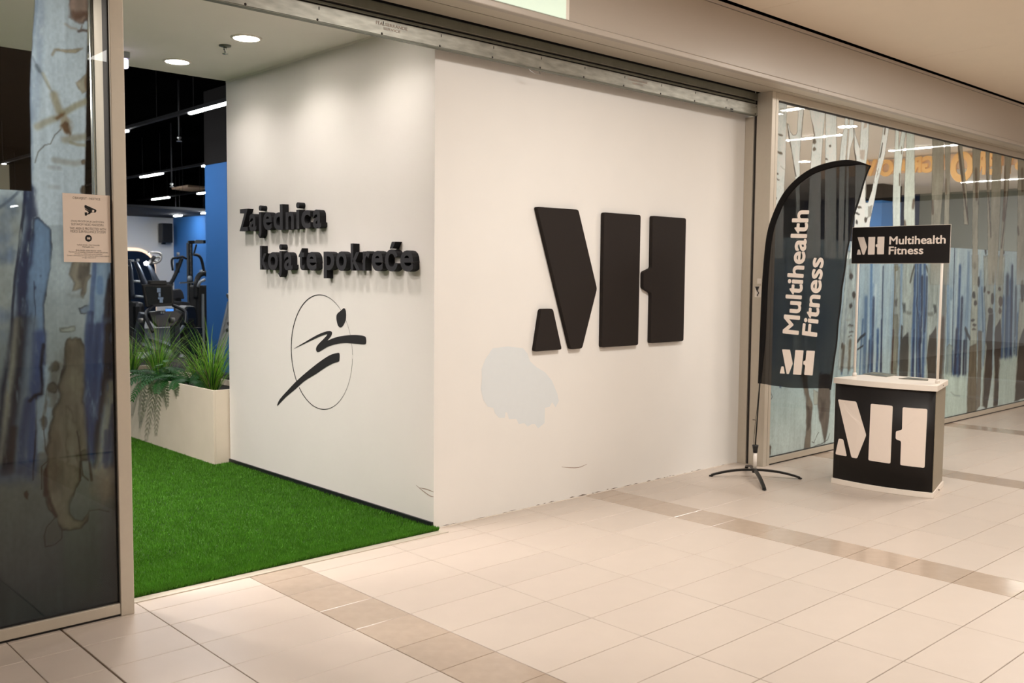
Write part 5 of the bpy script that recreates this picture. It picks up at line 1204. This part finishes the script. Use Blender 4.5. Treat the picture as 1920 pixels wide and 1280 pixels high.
# trunks that rise through the clear zone
UP = (218, 218, 212); UD = (158, 153, 140)
k8 = lambda pts: [(1440 + a * .234375, 180 + b * .234375) for a, b in pts]
k7 = lambda pts: [(1560 + a * .1953, 190 + b * .1953) for a, b in pts]
k2 = lambda pts: [(1380 + a * .28125, 140 + b * .28125) for a, b in pts]
def up(pts, c=UP, **k): R.fill(pts, c, 1, **dict(dict(soft=.006, warp=.004, grain=.05, gf=(14, 8), seta=.96, edge=(130, 124, 112), ew=.006, ea=.35, zf=(1.25, 1.95)), **k))
up(k8([(76, 10), (152, 10), (145, 300), (140, 560), (130, 720), (120, 1300), (40, 1300), (58, 830), (66, 600), (75, 300)]))
up(k8([(150, 215), (162, 225), (178, 285), (200, 315), (222, 312), (234, 285), (245, 40), (292, 40), (275, 250), (263, 360), (255, 460), (255, 1300), (230, 1300), (218, 640), (190, 450), (165, 330)]))
up(k8([(325, 60), (465, 60), (440, 330), (425, 520), (420, 1300), (300, 1300), (340, 560), (352, 400), (368, 310), (345, 180)]))
up(k8([(464, 60), (547, 60), (548, 510), (545, 1300), (450, 1300), (457, 510)]))
up(k8([(623, 120), (640, 120), (643, 230), (635, 330), (620, 510), (600, 1300), (560, 1300), (572, 505), (590, 330), (612, 240)]))
up(k8([(655, 120), (686, 120), (685, 330), (660, 420), (648, 510), (640, 1300), (610, 1300), (630, 510), (645, 330)]))
up(k8([(686, 240), (700, 310), (735, 420), (745, 520), (745, 1200), (690, 1200), (700, 520), (686, 420)]))
up(k8([(750, 120), (812, 120), (802, 400), (785, 545), (770, 1300), (690, 1300), (730, 530), (735, 400)]))
up(k8([(938, 150), (985, 150), (935, 470), (880, 690), (845, 870), (815, 1010), (805, 1300), (650, 1300), (690, 1045), (718, 800), (768, 640), (776, 800), (782, 850), (800, 850), (830, 760), (880, 520), (915, 300)]))
up(k7([(612, 200), (641, 200), (640, 455), (668, 300), (700, 220), (720, 220), (693, 400), (665, 650), (656, 900), (655, 1400), (586, 1400), (582, 950), (590, 700), (604, 420)]), (206, 208, 200))
up(k7([(715, 220), (790, 220), (794, 600), (797, 1400), (688, 1400), (692, 950), (705, 600), (714, 420)]), (200, 202, 192))
for pts in ([(1310, 380), (1385, 390), (1385, 700), (1362, 1000), (1362, 1400), (1296, 1400), (1300, 990), (1306, 700)], [(1390, 400), (1432, 410), (1426, 700), (1420, 1000), (1420, 1400), (1380, 1400), (1385, 1000), (1396, 700)],
            [(1472, 400), (1502, 410), (1530, 700), (1538, 760), (1550, 1000), (1520, 1000), (1512, 770), (1488, 600)], [(1575, 440), (1632, 460), (1622, 750), (1612, 1000), (1612, 1400), (1578, 1400), (1574, 1000), (1580, 750)],
            [(1662, 460), (1690, 470), (1690, 760), (1700, 1200), (1700, 1400), (1680, 1400), (1676, 900)], [(1713, 470), (1772, 490), (1762, 900), (1742, 1280), (1742, 1400), (1688, 1400), (1698, 900)],
            [(1790, 500), (1845, 510), (1822, 700), (1795, 1000), (1775, 1280), (1775, 1400), (1745, 1400), (1765, 1100), (1785, 800)], [(1880, 520), (1925, 530), (1925, 1400), (1870, 1400), (1876, 900)]):
    up(k2(pts), UD, grain=.12, edge=(96, 84, 70), ea=.5)
# bark on the rising trunks
def mk(pts, c=(98, 82, 68), a=.85): R.fill(pts, c, a, soft=.006, warp=.008, grain=.3)
for u, v, ru, rv in ((100, 310, 20, 9), (95, 455, 24, 11), (75, 622, 9, 8), (80, 668, 14, 6), (66, 820, 6, 12), (371, 365, 16, 20), (371, 424, 13, 16), (495, 400, 9, 12), (468, 502, 12, 8), (730, 888, 22, 10), (715, 940, 20, 10), (710, 1010, 9, 20), (780, 990, 11, 22), (730, 795, 9, 6), (755, 735, 8, 5)):
    mk(k8([(u + ru * math.cos(t_), v + rv * math.sin(t_) + 0.35 * ru * math.cos(t_) * (1 if ru > rv else 0)) for t_ in np.linspace(0, 2 * PI, 12, endpoint=False)]), random.choice([(98, 82, 68), (72, 60, 52), (112, 98, 82)]))
for pts, w, c, a in (([(152, 215), (165, 300), (190, 450), (215, 600), (224, 640)], .014, (84, 72, 62), .9), ([(290, 80), (272, 240), (264, 360), (256, 460), (262, 640)], .010, (96, 82, 70), .8), ([(322, 90), (335, 170), (355, 240), (368, 310)], .03, (116, 90, 70), .85), ([(640, 220), (636, 330), (622, 500)], .008, (120, 108, 94), .8), ([(686, 250), (690, 420), (702, 510)], .016, (104, 88, 74), .8),
                     ([(938, 250), (932, 300)], .03, (120, 104, 88), .8), ([(915, 380), (905, 450), (895, 490)], .022, (84, 76, 68), .9), ([(885, 580), (870, 640)], .008, (140, 128, 110), .8), ([(868, 590), (880, 620), (866, 650)], .008, (140, 128, 110), .8), ([(850, 680), (855, 700)], .006, (120, 108, 92), .8), ([(100, 560), (135, 590)], .006, (150, 144, 132), .7), ([(95, 105), (125, 100), (130, 140)], .008, (170, 160, 140), .7)):
    R.line(k8(pts), w, c, a)
mk(k8([(735, 430), (775, 430), (770, 510), (738, 505)]), (176, 156, 140), .6); mk(k8([(690, 440), (705, 470), (710, 520), (696, 515)]), (92, 78, 66), .9); mk(k8([(770, 212), (795, 210), (790, 250), (762, 262)]), (190, 170, 152), .6)
mk(k8([(800, 880), (838, 870), (825, 960), (800, 975)]), (134, 122, 104), .6); mk(k8([(775, 985), (800, 965), (790, 1010), (775, 1015)]), (104, 92, 78), .8)
for pts, w in (([(668, 440), (668, 500)], .018), ([(650, 700), (648, 800)], .028), ([(785, 960), (778, 1010)], .06), ([(697, 1160), (702, 1195)], .05)): R.line(k7(pts), w, (112, 92, 74), .8)
for pts, w, c in (([(1310, 850), (1312, 920)], .05, (104, 86, 70)), ([(1400, 700), (1402, 790)], .035, (110, 90, 74)), ([(1478, 470), (1495, 560), (1510, 700), (1530, 850), (1560, 1050)], .05, (84, 68, 58)), ([(1600, 640), (1605, 820)], .07, (104, 84, 68)), ([(1645, 700), (1615, 860)], .03, (84, 70, 62)), ([(1668, 640), (1690, 900), (1700, 1080)], .03, (84, 70, 62)), ([(1790, 620), (1792, 780)], .07, (112, 90, 72)), ([(1790, 820), (1785, 960)], .08, (104, 82, 66)), ([(1835, 600), (1800, 900), (1770, 1150)], .035, (90, 76, 66)), ([(1880, 1020), (1884, 1060)], .05, (96, 80, 66)), ([(1908, 640), (1910, 760)], .08, (100, 84, 70))):
    R.line(k2(pts), w, c, .75, dry=.15)
R.build('printed_film', w2, (1.36, 1.45, 1.6), 1.5)

# ---- notice sheet taped to the left glass
A, B, C_ = at(117, 362, 1, -0.248), at(208.5, 366, 1, -0.248), at(119, 491, 1, -0.248)
x0, x1, zt_, zb = A[0], B[0], (A[2] + B[2]) / 2, C_[2]
x1 = min(x1, -2.0595)
t = thing('notice_sheet', ((x0 + x1) / 2, -0.247, zb), 'cream printed surveillance notice taped to the left window beside the post', 'notice')
MB().box(x0, x1, -0.2475, -0.2455, zb, zt_).build('sheet', M['paper'], t)
ns = lambda a, b: (x0 + (a - 133) / (880 - 133) * (x1 - x0), -0.2478, zt_ - (b - 100) / (1130 - 100) * (zt_ - zb))
def nline(s, xa, xb, ytop, ybot, m=0, bold=0.0):
    mb = MB(); o = np.array(ns(xa, ybot)); put_text(mb, s, o, np.array(ns(xb, ybot)) - o, np.array(ns(xa, ytop)) - o, bold=bold)
    mb.build('printed_line', M['ink'], t, fix=False)
nline('OBAVIJEST - NOTICE', 288, 722, 148, 192)
nline('OVAJ PROSTOR JE ZAŠTIĆEN', 255, 772, 490, 533); nline('SUSTAVOM VIDEO NADZORA', 257, 770, 542, 576)
nline('THIS AREA IS PROTECTED WITH', 230, 803, 602, 640); nline('VIDEO SURVEILLANCE SYSTEM', 238, 795, 648, 684)
nline('Voditelj obrade - Data Controller', 338, 700, 856, 882); nline('Multihealth d.o.o.', 424, 612, 886, 906)
nline('Svrha obrade: zaštita imovine i osoba', 318, 722, 936, 960); nline('The basis for processing: protection of assets and persons', 206, 830, 964, 992)
nline('Kontakt za ostvarivanje prava ispitanika', 303, 738, 993, 1018); nline('Contact information for exercising the rights of data subjects', 182, 848, 1020, 1046); nline('info@multihealth.hr', 414, 638, 1050, 1072)
def nshape(name, polys, m):
    mb = MB()
    for p in polys: mb.flat([ns(*q) for q in p], lambda *q: q) if False else mb.add([ns(*q) for q in p], [tuple(range(len(p)))])
    return mb.build(name, m, t, fix=False)
cp = nshape('camera_symbol', [[(470, 270), (490, 264), (655, 328), (660, 345), (640, 372), (575, 374), (470, 302)], [(474, 312), (578, 376), (560, 386), (478, 330)], [(538, 352), (562, 360), (560, 392), (510, 410), (505, 396), (530, 382)], [(470, 376), (505, 372), (514, 405), (500, 424), (474, 424)]], M['ink_black'])
mb = MB(); mb.add([(p[0], p[1] - 0.0002, p[2]) for p in (ns(592, 332), ns(622, 330), ns(618, 368), ns(588, 366))], [(0, 1, 2, 3)]); mb.build('camera_lens', M['paper'], cp, fix=False)
dk = nshape('round_badge', [[(522 + 54 * math.cos(a), 765 + 52 * math.sin(a)) for a in np.linspace(0, 2 * PI, 28, endpoint=False)]], M['ink_black'])
small_logo(dk, lambda a, b: (lambda p: (p[0], p[1] - 0.0003, p[2]))(ns(497 + a * 52, 782 - b * 32)), M['paper'])

# ================================================================== FEATHER FLAG
FX = 2.885
hub = at(1415, 884, 0, FX); fz = lambda a, b: at(1400 + a * .35156, 290 + b * .35156, 0, FX)
feet = [at(1333, 893, 2, 0), at(1500, 898, 2, 0), at(1433, 919, 2, 0), at(1400, 877, 2, 0)]
HC = np.array([FX, hub[1], 0.055])
t = thing('feather_flag', (FX, hub[1], 0), 'black feather flag on a cross foot beside the shutter guide', 'flag')
for f in feet:
    f = np.array([f[0], f[1], 0.0]); mb = MB(); pts = []
    for s_ in np.linspace(0.05, 1, 9): pts.append(HC + (f - HC) * s_ + np.array([0, 0, -HC[2] * (1 - s_) + 0]) * 0 + np.array([0, 0, 0.055 * (1 - s_ ** 2.2) + 0.012 - (HC[2] * (1 - s_))]))
    d = (f - HC); d[2] = 0; d /= np.linalg.norm(d); sw = np.array([-d[1], d[0], 0]) * 0.013
    for i in range(8):
        p, q = pts[i], pts[i + 1]; hgt = np.array([0, 0, 0.008])
        mb.add([p - sw - hgt, p + sw - hgt, p + sw + hgt, p - sw + hgt, q - sw - hgt, q + sw - hgt, q + sw + hgt, q - sw + hgt], [(0, 1, 5, 4), (1, 2, 6, 5), (2, 3, 7, 6), (3, 0, 4, 7)] + ([(0, 3, 2, 1)] if i == 0 else []) + ([(4, 5, 6, 7)] if i == 7 else []))
    lg = mb.build('leg', M['black_metal'], t)
    e = pts[-1]; MB().box(e[0] - 0.012, e[0] + 0.012, e[1] - 0.012, e[1] + 0.012, 0.0005, 0.012).build('foot_cap', M['rubber'], lg, bevel=0.003)
zt0 = at(1416, 848, 0, FX)[2]; zt1 = at(1416, 834, 0, FX)[2]
MB().lathe([(0.022, 0.045), (0.022, 0.075), (0.012, 0.08)], (FX, hub[1], 0), n=16).build('hub', M['black_metal'], t)
MB().lathe([(0.0145, 0.07), (0.0145, zt0)], (FX, hub[1], 0), n=16).build('spigot', M['white_metal'], t)
MB().lathe([(0.018, zt0), (0.02, zt0 + 0.03), (0.024, zt1 - 0.012), (0.026, zt1), (0.012, zt1 + 0.002)], (FX, hub[1], 0), n=16).build('collar', M['black_plastic'], t)
# outline of the cloth (photo crop coordinates, mapped to the flag's own plane)
LEFT = [(60, 1218), (68, 1000), (76, 800), (86, 620), (106, 430), (142, 310), (192, 210), (260, 132), (340, 76), (420, 46), (490, 31), (545, 27)]
RIGHT = [(447, 1253), (455, 1180), (470, 1080), (490, 900), (515, 700), (545, 500), (572, 340), (605, 215), (640, 92), (656, 57)]
TOP = [(545, 27), (600, 36), (657, 57)]
lsp = [np.array(p) for p in spline(LEFT, 6)]; rsp = [np.array(p) for p in spline(RIGHT, 6)]; tsp = [np.array(p) for p in spline(TOP, 5)]
outer = lsp + tsp[1:]
def interp(path, n):
    P_ = np.array(path); s_ = np.r_[0, np.cumsum(np.linalg.norm(np.diff(P_, axis=0), axis=1))]; q = np.linspace(0, s_[-1], n)
    return np.stack([np.interp(q, s_, P_[:, k]) for k in (0, 1)], 1)
NV, NU = 90, 40
oo = interp(outer, NV); rr = interp(rsp, NV)
def wave(u, v): return 0.012 * math.sin(u * 9 + v * 4.0) * u + 0.006 * math.sin(u * 23 - v * 9) + 0.01 * math.sin(u * 5.0 + 1.0) * (1 - v) + 0.004 * math.sin(v * 40 + u * 12) * u
mb = MB(); vs = []
for i in range(NV):
    for j in range(NU):
        u = j / (NU - 1); q = oo[i] * (1 - u) + rr[i] * u
        p = fz(*q); p = p + np.array([wave(u, i / (NV - 1)), 0, 0])
        if i == 0: p = p + np.array([0, 0, -0.012 * math.sin(u * PI * 1.3)])
        vs.append(p)
mb.add(vs, [(i * NU + j, i * NU + j + 1, (i + 1) * NU + j + 1, (i + 1) * NU + j) for i in range(NV - 1) for j in range(NU - 1)], 0, True)
clo = mb.build('flag_cloth', M['cloth'], t, fix=False)
sol = clo.modifiers.new('thickness', 'SOLIDIFY'); sol.thickness = 0.0012; sol.offset = 0
# hems
mb = MB()
for i in range(NV - 1):
    p, q = fz(*rr[i]), fz(*rr[i + 1]); v0, v1 = i / (NV - 1), (i + 1) / (NV - 1)
    mb.bar(p + np.array([wave(1, v0), 0, 0]), q + np.array([wave(1, v1), 0, 0]), 0.004, 0.012, up=(0, 1, 0))
mb.build('hem', M['rubber'], t)
# pole sleeve: flattened tube following the outer edge
so = interp(outer, 70); vs = []
path = []
for i in range(70):
    a_ = so[min(i + 1, 69)] - so[max(i - 1, 0)]; n_ = np.array([-a_[1], a_[0]]); n_ /= np.linalg.norm(n_); f = i / 69
    wd = 33 * min(1, 0.55 + f * 3) * (1 if f < 0.93 else max(0.25, (1 - f) / 0.07))
    inner = so[i] + n_ * wd if (n_[0] > 0 or n_[1] > 0) else so[i] - n_ * wd
    path.append((fz(*so[i]), fz(*inner)))
mb = MB(); K = 8; vs = []
for o_, i_ in path:
    c_ = (o_ + i_) / 2; r_v = (o_ - i_) / 2
    for k in range(K): th = 2 * PI * k / K; vs.append(c_ + r_v * math.cos(th) + np.array([0.012 * math.sin(th), 0, 0]))
mb.add(vs, [(i * K + k, i * K + (k + 1) % K, (i + 1) * K + (k + 1) % K, (i + 1) * K + k) for i in range(69) for k in range(K)], 0, True)
mb.build('pole_sleeve', mat('opaque_black_sleeve', (17, 14, 13), 0.8, spec=0.2), t)
p0 = np.array([FX, hub[1], zt1]); p1 = fz(70, 1215)
MB().tube([p0, p1, fz(76, 1000)], 0.0055, 8).build('pole', M['black_metal'], t)
q = [at(u, v, 0, FX - 0.012) for u, v in ((1413, 838), (1414, 815), (1417, 787), (1420, 760), (1424, 722), (1430, 700))]
MB().tube(spline(q, 4), 0.002, 5).build('tension_cord', M['rubber'], t)
c0 = at(1415, 787, 0, FX - 0.012); MB().bar(c0 + np.array([0, 0.018, 0]), c0 - np.array([0, 0.004, 0]), 0.005, 0.005).build('cord_hook', M['rubber'], t)
# print on the flag: follows the cloth plane
FXO = np.array([-0.04, 0, 0])
def ftext(s_, b0, b1, c0, name):
    o = fz(*b0) + FXO; ax = fz(*b1) + FXO - o; ay = fz(*c0) + FXO - o
    mb = MB(); put_text(mb, s_, o, ax, ay, bold=0.026); mb.build(name, M['print_white'], t, fix=False)
ftext('Multihealth', (293, 960), (350, 297), (206, 951), 'flag_lettering')
ftext('Fitness', (391, 971), (428, 550), (309, 960), 'flag_lettering')
fo = fz(191, 1164) + FXO; fx2 = fz(366, 1176) + FXO - fo; fy2 = fz(203, 1036) + FXO - fo
mk_ = bpy.data.objects.new('flag_logo', None); COL.objects.link(mk_); mk_.parent = t; mk_.location = (0, 0, 0)
small_logo(mk_, lambda a, b: tuple(fo + fx2 * a + fy2 * b), M['print_white'])

# ================================================================== PROMOTION COUNTER
A = np.array([3.192, -0.965, 0]); B = np.array([3.258, -1.737, 0]); U = (B - A); WL = np.linalg.norm(U); U /= WL; Wd = np.array([-U[1], U[0], 0.0])
DEP, BUL, HT = 0.50, 0.055, 0.83
t = thing('promotion_counter', (A + B) / 2 + Wd * 0.2, 'black and white promotion counter with a header board', 'counter')
def plan(inset=0.0, n=14, back=0.09):
    pts = []
    for s_ in np.linspace(0, 1, n):
        f = -BUL * (1 - (2 * s_ - 1) ** 2) + inset
        pts.append(A + U * (inset + s_ * (WL - 2 * inset)) + Wd * f)
    pts.append(A + U * (WL - back - inset) + Wd * (DEP - inset)); pts.append(A + U * (back + inset) + Wd * (DEP - inset))
    return [(p[0], p[1]) for p in pts]
MB().prism(plan(0.0), lambda a, b: (a, b, 0.0), (0, 0, 0.042)).build('base', M['white_board'], t, bevel=0.003)
top = MB().prism(plan(-0.004), lambda a, b: (a, b, HT - 0.043), (0, 0, 0.043)).build('worktop', M['white_board'], t, bevel=0.003)
pl = plan(0.012); k = 14
mb = MB(); vs = []
for z in (0.042, HT - 0.043):
    for p in pl[:k]: vs.append((p[0], p[1], z))
mb.add(vs, [(i, i + 1, k + i + 1, k + i) for i in range(k - 1)], 0, True)
fp = mb.build('front_panel', M['print_black'], t); sol = fp.modifiers.new('thickness', 'SOLIDIFY'); sol.thickness = 0.006; sol.offset = 0
for i0, i1, nm in ((k - 1, k, 'side_panel'), (k, k + 1, 'back_panel'), (k + 1, 0, 'side_panel')):
    p, q = pl[i0], pl[i1]; MB().bar((*p, HT / 2), (*q, HT / 2), 0.008, HT - 0.087).build(nm, M['grey_side'], t)
for zz in (0.02, HT - 0.02):
    p = (np.array(pl[k - 1]) + np.array(pl[k])) / 2; q = np.array([*p, zz]) + np.array([0, -0.016, 0]); MB().box(q[0] - .006, q[0] + .006, q[1] - .002, q[1] + .002, zz - .004, zz + .004).build('panel_clip', M['slot'], t)
# logo on the curved front: local coordinate s along the front, height z
def front(s_, z): 
    p = A + U * (0.012 + s_ * (WL - 0.024)) + Wd * (-BUL * (1 - (2 * s_ - 1) ** 2) + 0.012 - 0.006); return np.array([p[0], p[1], z])
k6 = lambda a, b: (1540 + a * .21087, 680 + b * .21094)
def inv_front(a, b):
    u, v = k6(a, b); best = None
    for s_ in np.linspace(0, 1, 401):
        p = front(s_, 0.4); q0, q1 = proj((p[0], p[1], 0)), proj((p[0], p[1], 0.8))
        f = (v - q0[1]) / (q1[1] - q0[1]); d = abs(q0[0] + (q1[0] - q0[0]) * f - u)
        if best is None or d < best[0]: best = (d, s_, f * 0.8)
    return best[1], best[2]
for nm, poly in {'slanted_block': [(148, 323), (310, 343), (400, 640), (318, 848), (268, 840)], 'leg_block': [(155, 670), (197, 678), (228, 830), (125, 810)], 'bar_block': [(440, 361), (637, 381), (616, 894), (419, 864)],
                 'notched_block': [(722, 393), (943, 409), (919, 932), (702, 907), (710, 693), (660, 676), (663, 605), (717, 594)]}.items():
    q = [inv_front(*p) for p in poly]; q = round_poly([(a * 0.76, b) for a, b in q], 0.012)
    bm = bmesh.new(); vs = [bm.verts.new((a / 0.76, b, 0)) for a, b in q]; bm.faces.new(vs); bmesh.ops.triangulate(bm, faces=bm.faces); bmesh.ops.subdivide_edges(bm, edges=bm.edges, cuts=3); bm.verts.index_update()
    MB().add([front(v.co.x, v.co.y) - Wd * 0.001 for v in bm.verts], [[v.index for v in f.verts] for f in bm.faces]).build(nm, M['print_white'], fp, fix=False); bm.free()
# poles and header board
HX = 3.42
hp = [at(1605, 697, 2, HT), at(1757, 712, 2, HT)]
hy = [at(1609, 500, 0, HX)[1], at(1766, 500, 0, HX)[1]]
hb = {n_: at(u, v, 0, HX - 0.014) for n_, (u, v) in dict(TL=(1598.5, 426), TR=(1782.5, 421.8), BR=(1779.5, 494), BL=(1596.5, 492.5)).items()}
hz0, hz1 = (hb['BL'][2] + hb['BR'][2]) / 2, (hb['TL'][2] + hb['TR'][2]) / 2; hy0, hy1 = (hb['TL'][1] + hb['BL'][1]) / 2, (hb['TR'][1] + hb['BR'][1]) / 2
for y in hy:
    MB().tube([(HX, y, HT - 0.002), (HX, y, hz1 - 0.03)], 0.0095, 12).build('pole', M['white_metal'], t)
    MB().lathe([(0.016, HT), (0.016, HT + 0.025), (0.0095, HT + 0.03)], (HX, y, 0), n=14).build('pole_socket', M['white_metal'], t)
hd = MB().box(HX - 0.014, HX - 0.0098, hy1, hy0, hz0, hz1).build('header_board', M['print_black'], t, bevel=0.001)
MB().box(HX - 0.0098, HX - 0.0095, hy1 - 0.003, hy0 + 0.003, hz0 - 0.003, hz1 + 0.003).build('board_edge', M['white_board'], hd)
hf = lambda a, b: np.array([HX - 0.0146, hy0 + (hy1 - hy0) * (a - 230) / (968 - 230), hz1 - (hz1 - hz0) * (b - 95) / (373 - 95)])
small_logo(hd, lambda a, b: tuple(hf(272 + a * 214, 306 - b * 136)), M['print_white'])
for s_, xa, xb, yt, yb in (('Multihealth', 524, 938, 170, 232), ('Fitness', 522, 781, 246, 308)):
    mb = MB(); o = hf(xa, yb); put_text(mb, s_, o, hf(xb, yb) - o, hf(xa, yt) - o, bold=0.022); mb.build('header_lettering', M['print_white'], hd, fix=False)
# flyers on the worktop
def flyer(px, lab, cols):
    P_ = [at(u, v, 2, HT + 0.004) for u, v in px]; c_ = sum(P_) / 4
    tt = thing('flyer', (c_[0], c_[1], HT), lab, 'flyer', 'flyers on the counter')
    MB().prism([(p[0], p[1]) for p in P_], lambda a, b: (a, b, HT + 0.0005), (0, 0, 0.004)).build('sheet', mat('flyer_print', cols[0], 0.35, noise=0.3, nscale=14), tt)
    for i, cc in enumerate(cols[1:]):
        a0, a1 = 0.08 + 0.3 * i, 0.32 + 0.3 * i
        q = [P_[0] * (1 - f) * (1 - g) + P_[1] * f * (1 - g) + P_[2] * f * g + P_[3] * (1 - f) * g for f, g in ((a0, .12), (a1, .12), (a1 + .05, .8), (a0 + .05, .8))]
        MB().add([(p[0], p[1], HT + 0.0048) for p in q], [(0, 1, 2, 3)]).build('printed_picture', mat('flyer_picture', cc, 0.35, noise=0.35, nscale=20), tt, fix=False)
k5 = lambda a, b: (1540 + a * .25, 400 + b * .25)
flyer([k5(312, 1203), (k5(395, 1187)), k5(572, 1207), k5(490, 1224)], 'grey-green picture flyer on the counter top, larger one', [(112, 112, 100), (66, 74, 74), (132, 124, 100), (96, 104, 100)])
flyer([k5(580, 1237), k5(650, 1228), k5(803, 1240), k5(800, 1252)], 'grey picture flyer on the counter top by the right pole', [(120, 116, 104), (84, 82, 74), (104, 112, 112)])

# ================================================================== ROOM BEHIND THE RIGHT WINDOW: back of a shop sign, ceiling lights
SX = 12.0
yv = lambda u, v: at(u, v, 0, SX)
shop = thing('shop_sign', (SX, 2.5, 3.3), 'pinkish sign board with yellow letters seen in reverse behind the right window', 'sign')
zb = yv(1770, 330)[2] + 0.03
MB().box(SX, SX + 0.06, -0.05, yv(1540, 300)[1], 3.36, 3.60).build('sign_board', M['pinkband'], shop)
LET = [('V', 1622, 1645, 300, 330), ('O', 1649, 1676, 299, 331), ('A', 1679, 1708, 300, 327), ('R', 1711, 1729, 294, 324), ('G', 1730, 1754, 292, 324), ('I', 1764, 1770, 290, 320), ('O', 1783, 1826, 284, 342), ('R', 1831, 1849, 284, 328), ('B', 1851, 1869, 283, 328), ('I', 1873, 1879, 290, 326), ('Y', 1885, 1903, 290, 326), ('D', 1904, 1922, 302, 320)]
for ch, u0, u1, v0, v1 in LET:
    p0, p1 = yv(u0, (v0 + v1) / 2), yv(u1, (v0 + v1) / 2); zt2, zb2 = yv((u0 + u1) / 2, v0)[2], yv((u0 + u1) / 2, v1)[2]
    mb = MB(); put_text(mb, ch, (SX - 0.005, p1[1], zb2), (0, p0[1] - p1[1], 0), (0, 0, zt2 - zb2), bold=0.05, depth=(-0.03, 0, 0)); mb.build('sign_letter', M['yellow'], shop, fix=False)
def room_strip(u0, v0, u1, v1, lab, z=3.6):
    p, q = at(u0, v0, 2, z), at(u1, v1, 2, z); x = (p[0] + q[0]) / 2; y0, y1 = sorted((p[1], q[1]))
    tt = thing('ceiling_strip_light', (x, (y0 + y1) / 2, z), lab, 'light', 'strip lights behind the right window')
    MB().box(x - 0.05, x + 0.05, y0 - 0.02, y1 + 0.02, z + 0.003, z + 0.02).build('housing', M['white_metal'], tt)
    MB().box(x - 0.04, x + 0.04, y0, y1, z - 0.006, z + 0.004).build('diffuser', M['mall_led'], tt)
room_strip(1464, 207, 1516, 202, 'strip light at the top of the right window beside the post')
room_strip(1474, 263, 1579, 253, 'longest strip light behind the right window above the black flag')
room_strip(1669, 283, 1795, 271, 'strip light behind the right window above the yellow letters')
room_strip(1808, 343, 1925, 333, 'strip light behind the right window below the yellow letters')
for (u, v, r), lab in (((1589, 237.5, .12), 'round downlight at the top of the right window'), ((1508, 303, .10), 'round downlight behind the right window above the flag arch')):
    p = at(u, v, 2, 3.615); tt = thing('ceiling_downlight', (p[0], p[1], 3.62), lab, 'light')
    MB().lathe([(r + .02, 0), (r + .018, -.005), (r, -.006), (r, 0)], (p[0], p[1], 3.62), n=24).build('trim_ring', M['white_metal'], tt)
    MB().lathe([(0, -.003), (r, -.003)], (p[0], p[1], 3.62), n=24).build('diffuser', M['mall_led'], tt)
area('room_fill_lamp', (6.5, 3.6, 3.55), 0.8, 280, (1.0, 0.94, 0.86)); area('room_fill_lamp', (13.5, 6.0, 3.55), 0.8, 120, (1.0, 0.94, 0.86)); area('room_fill_lamp', (15.5, 2.0, 3.55), 0.6, 110, (1.0, 0.94, 0.86))  # added unseen lamps that backlight the film and brighten the room
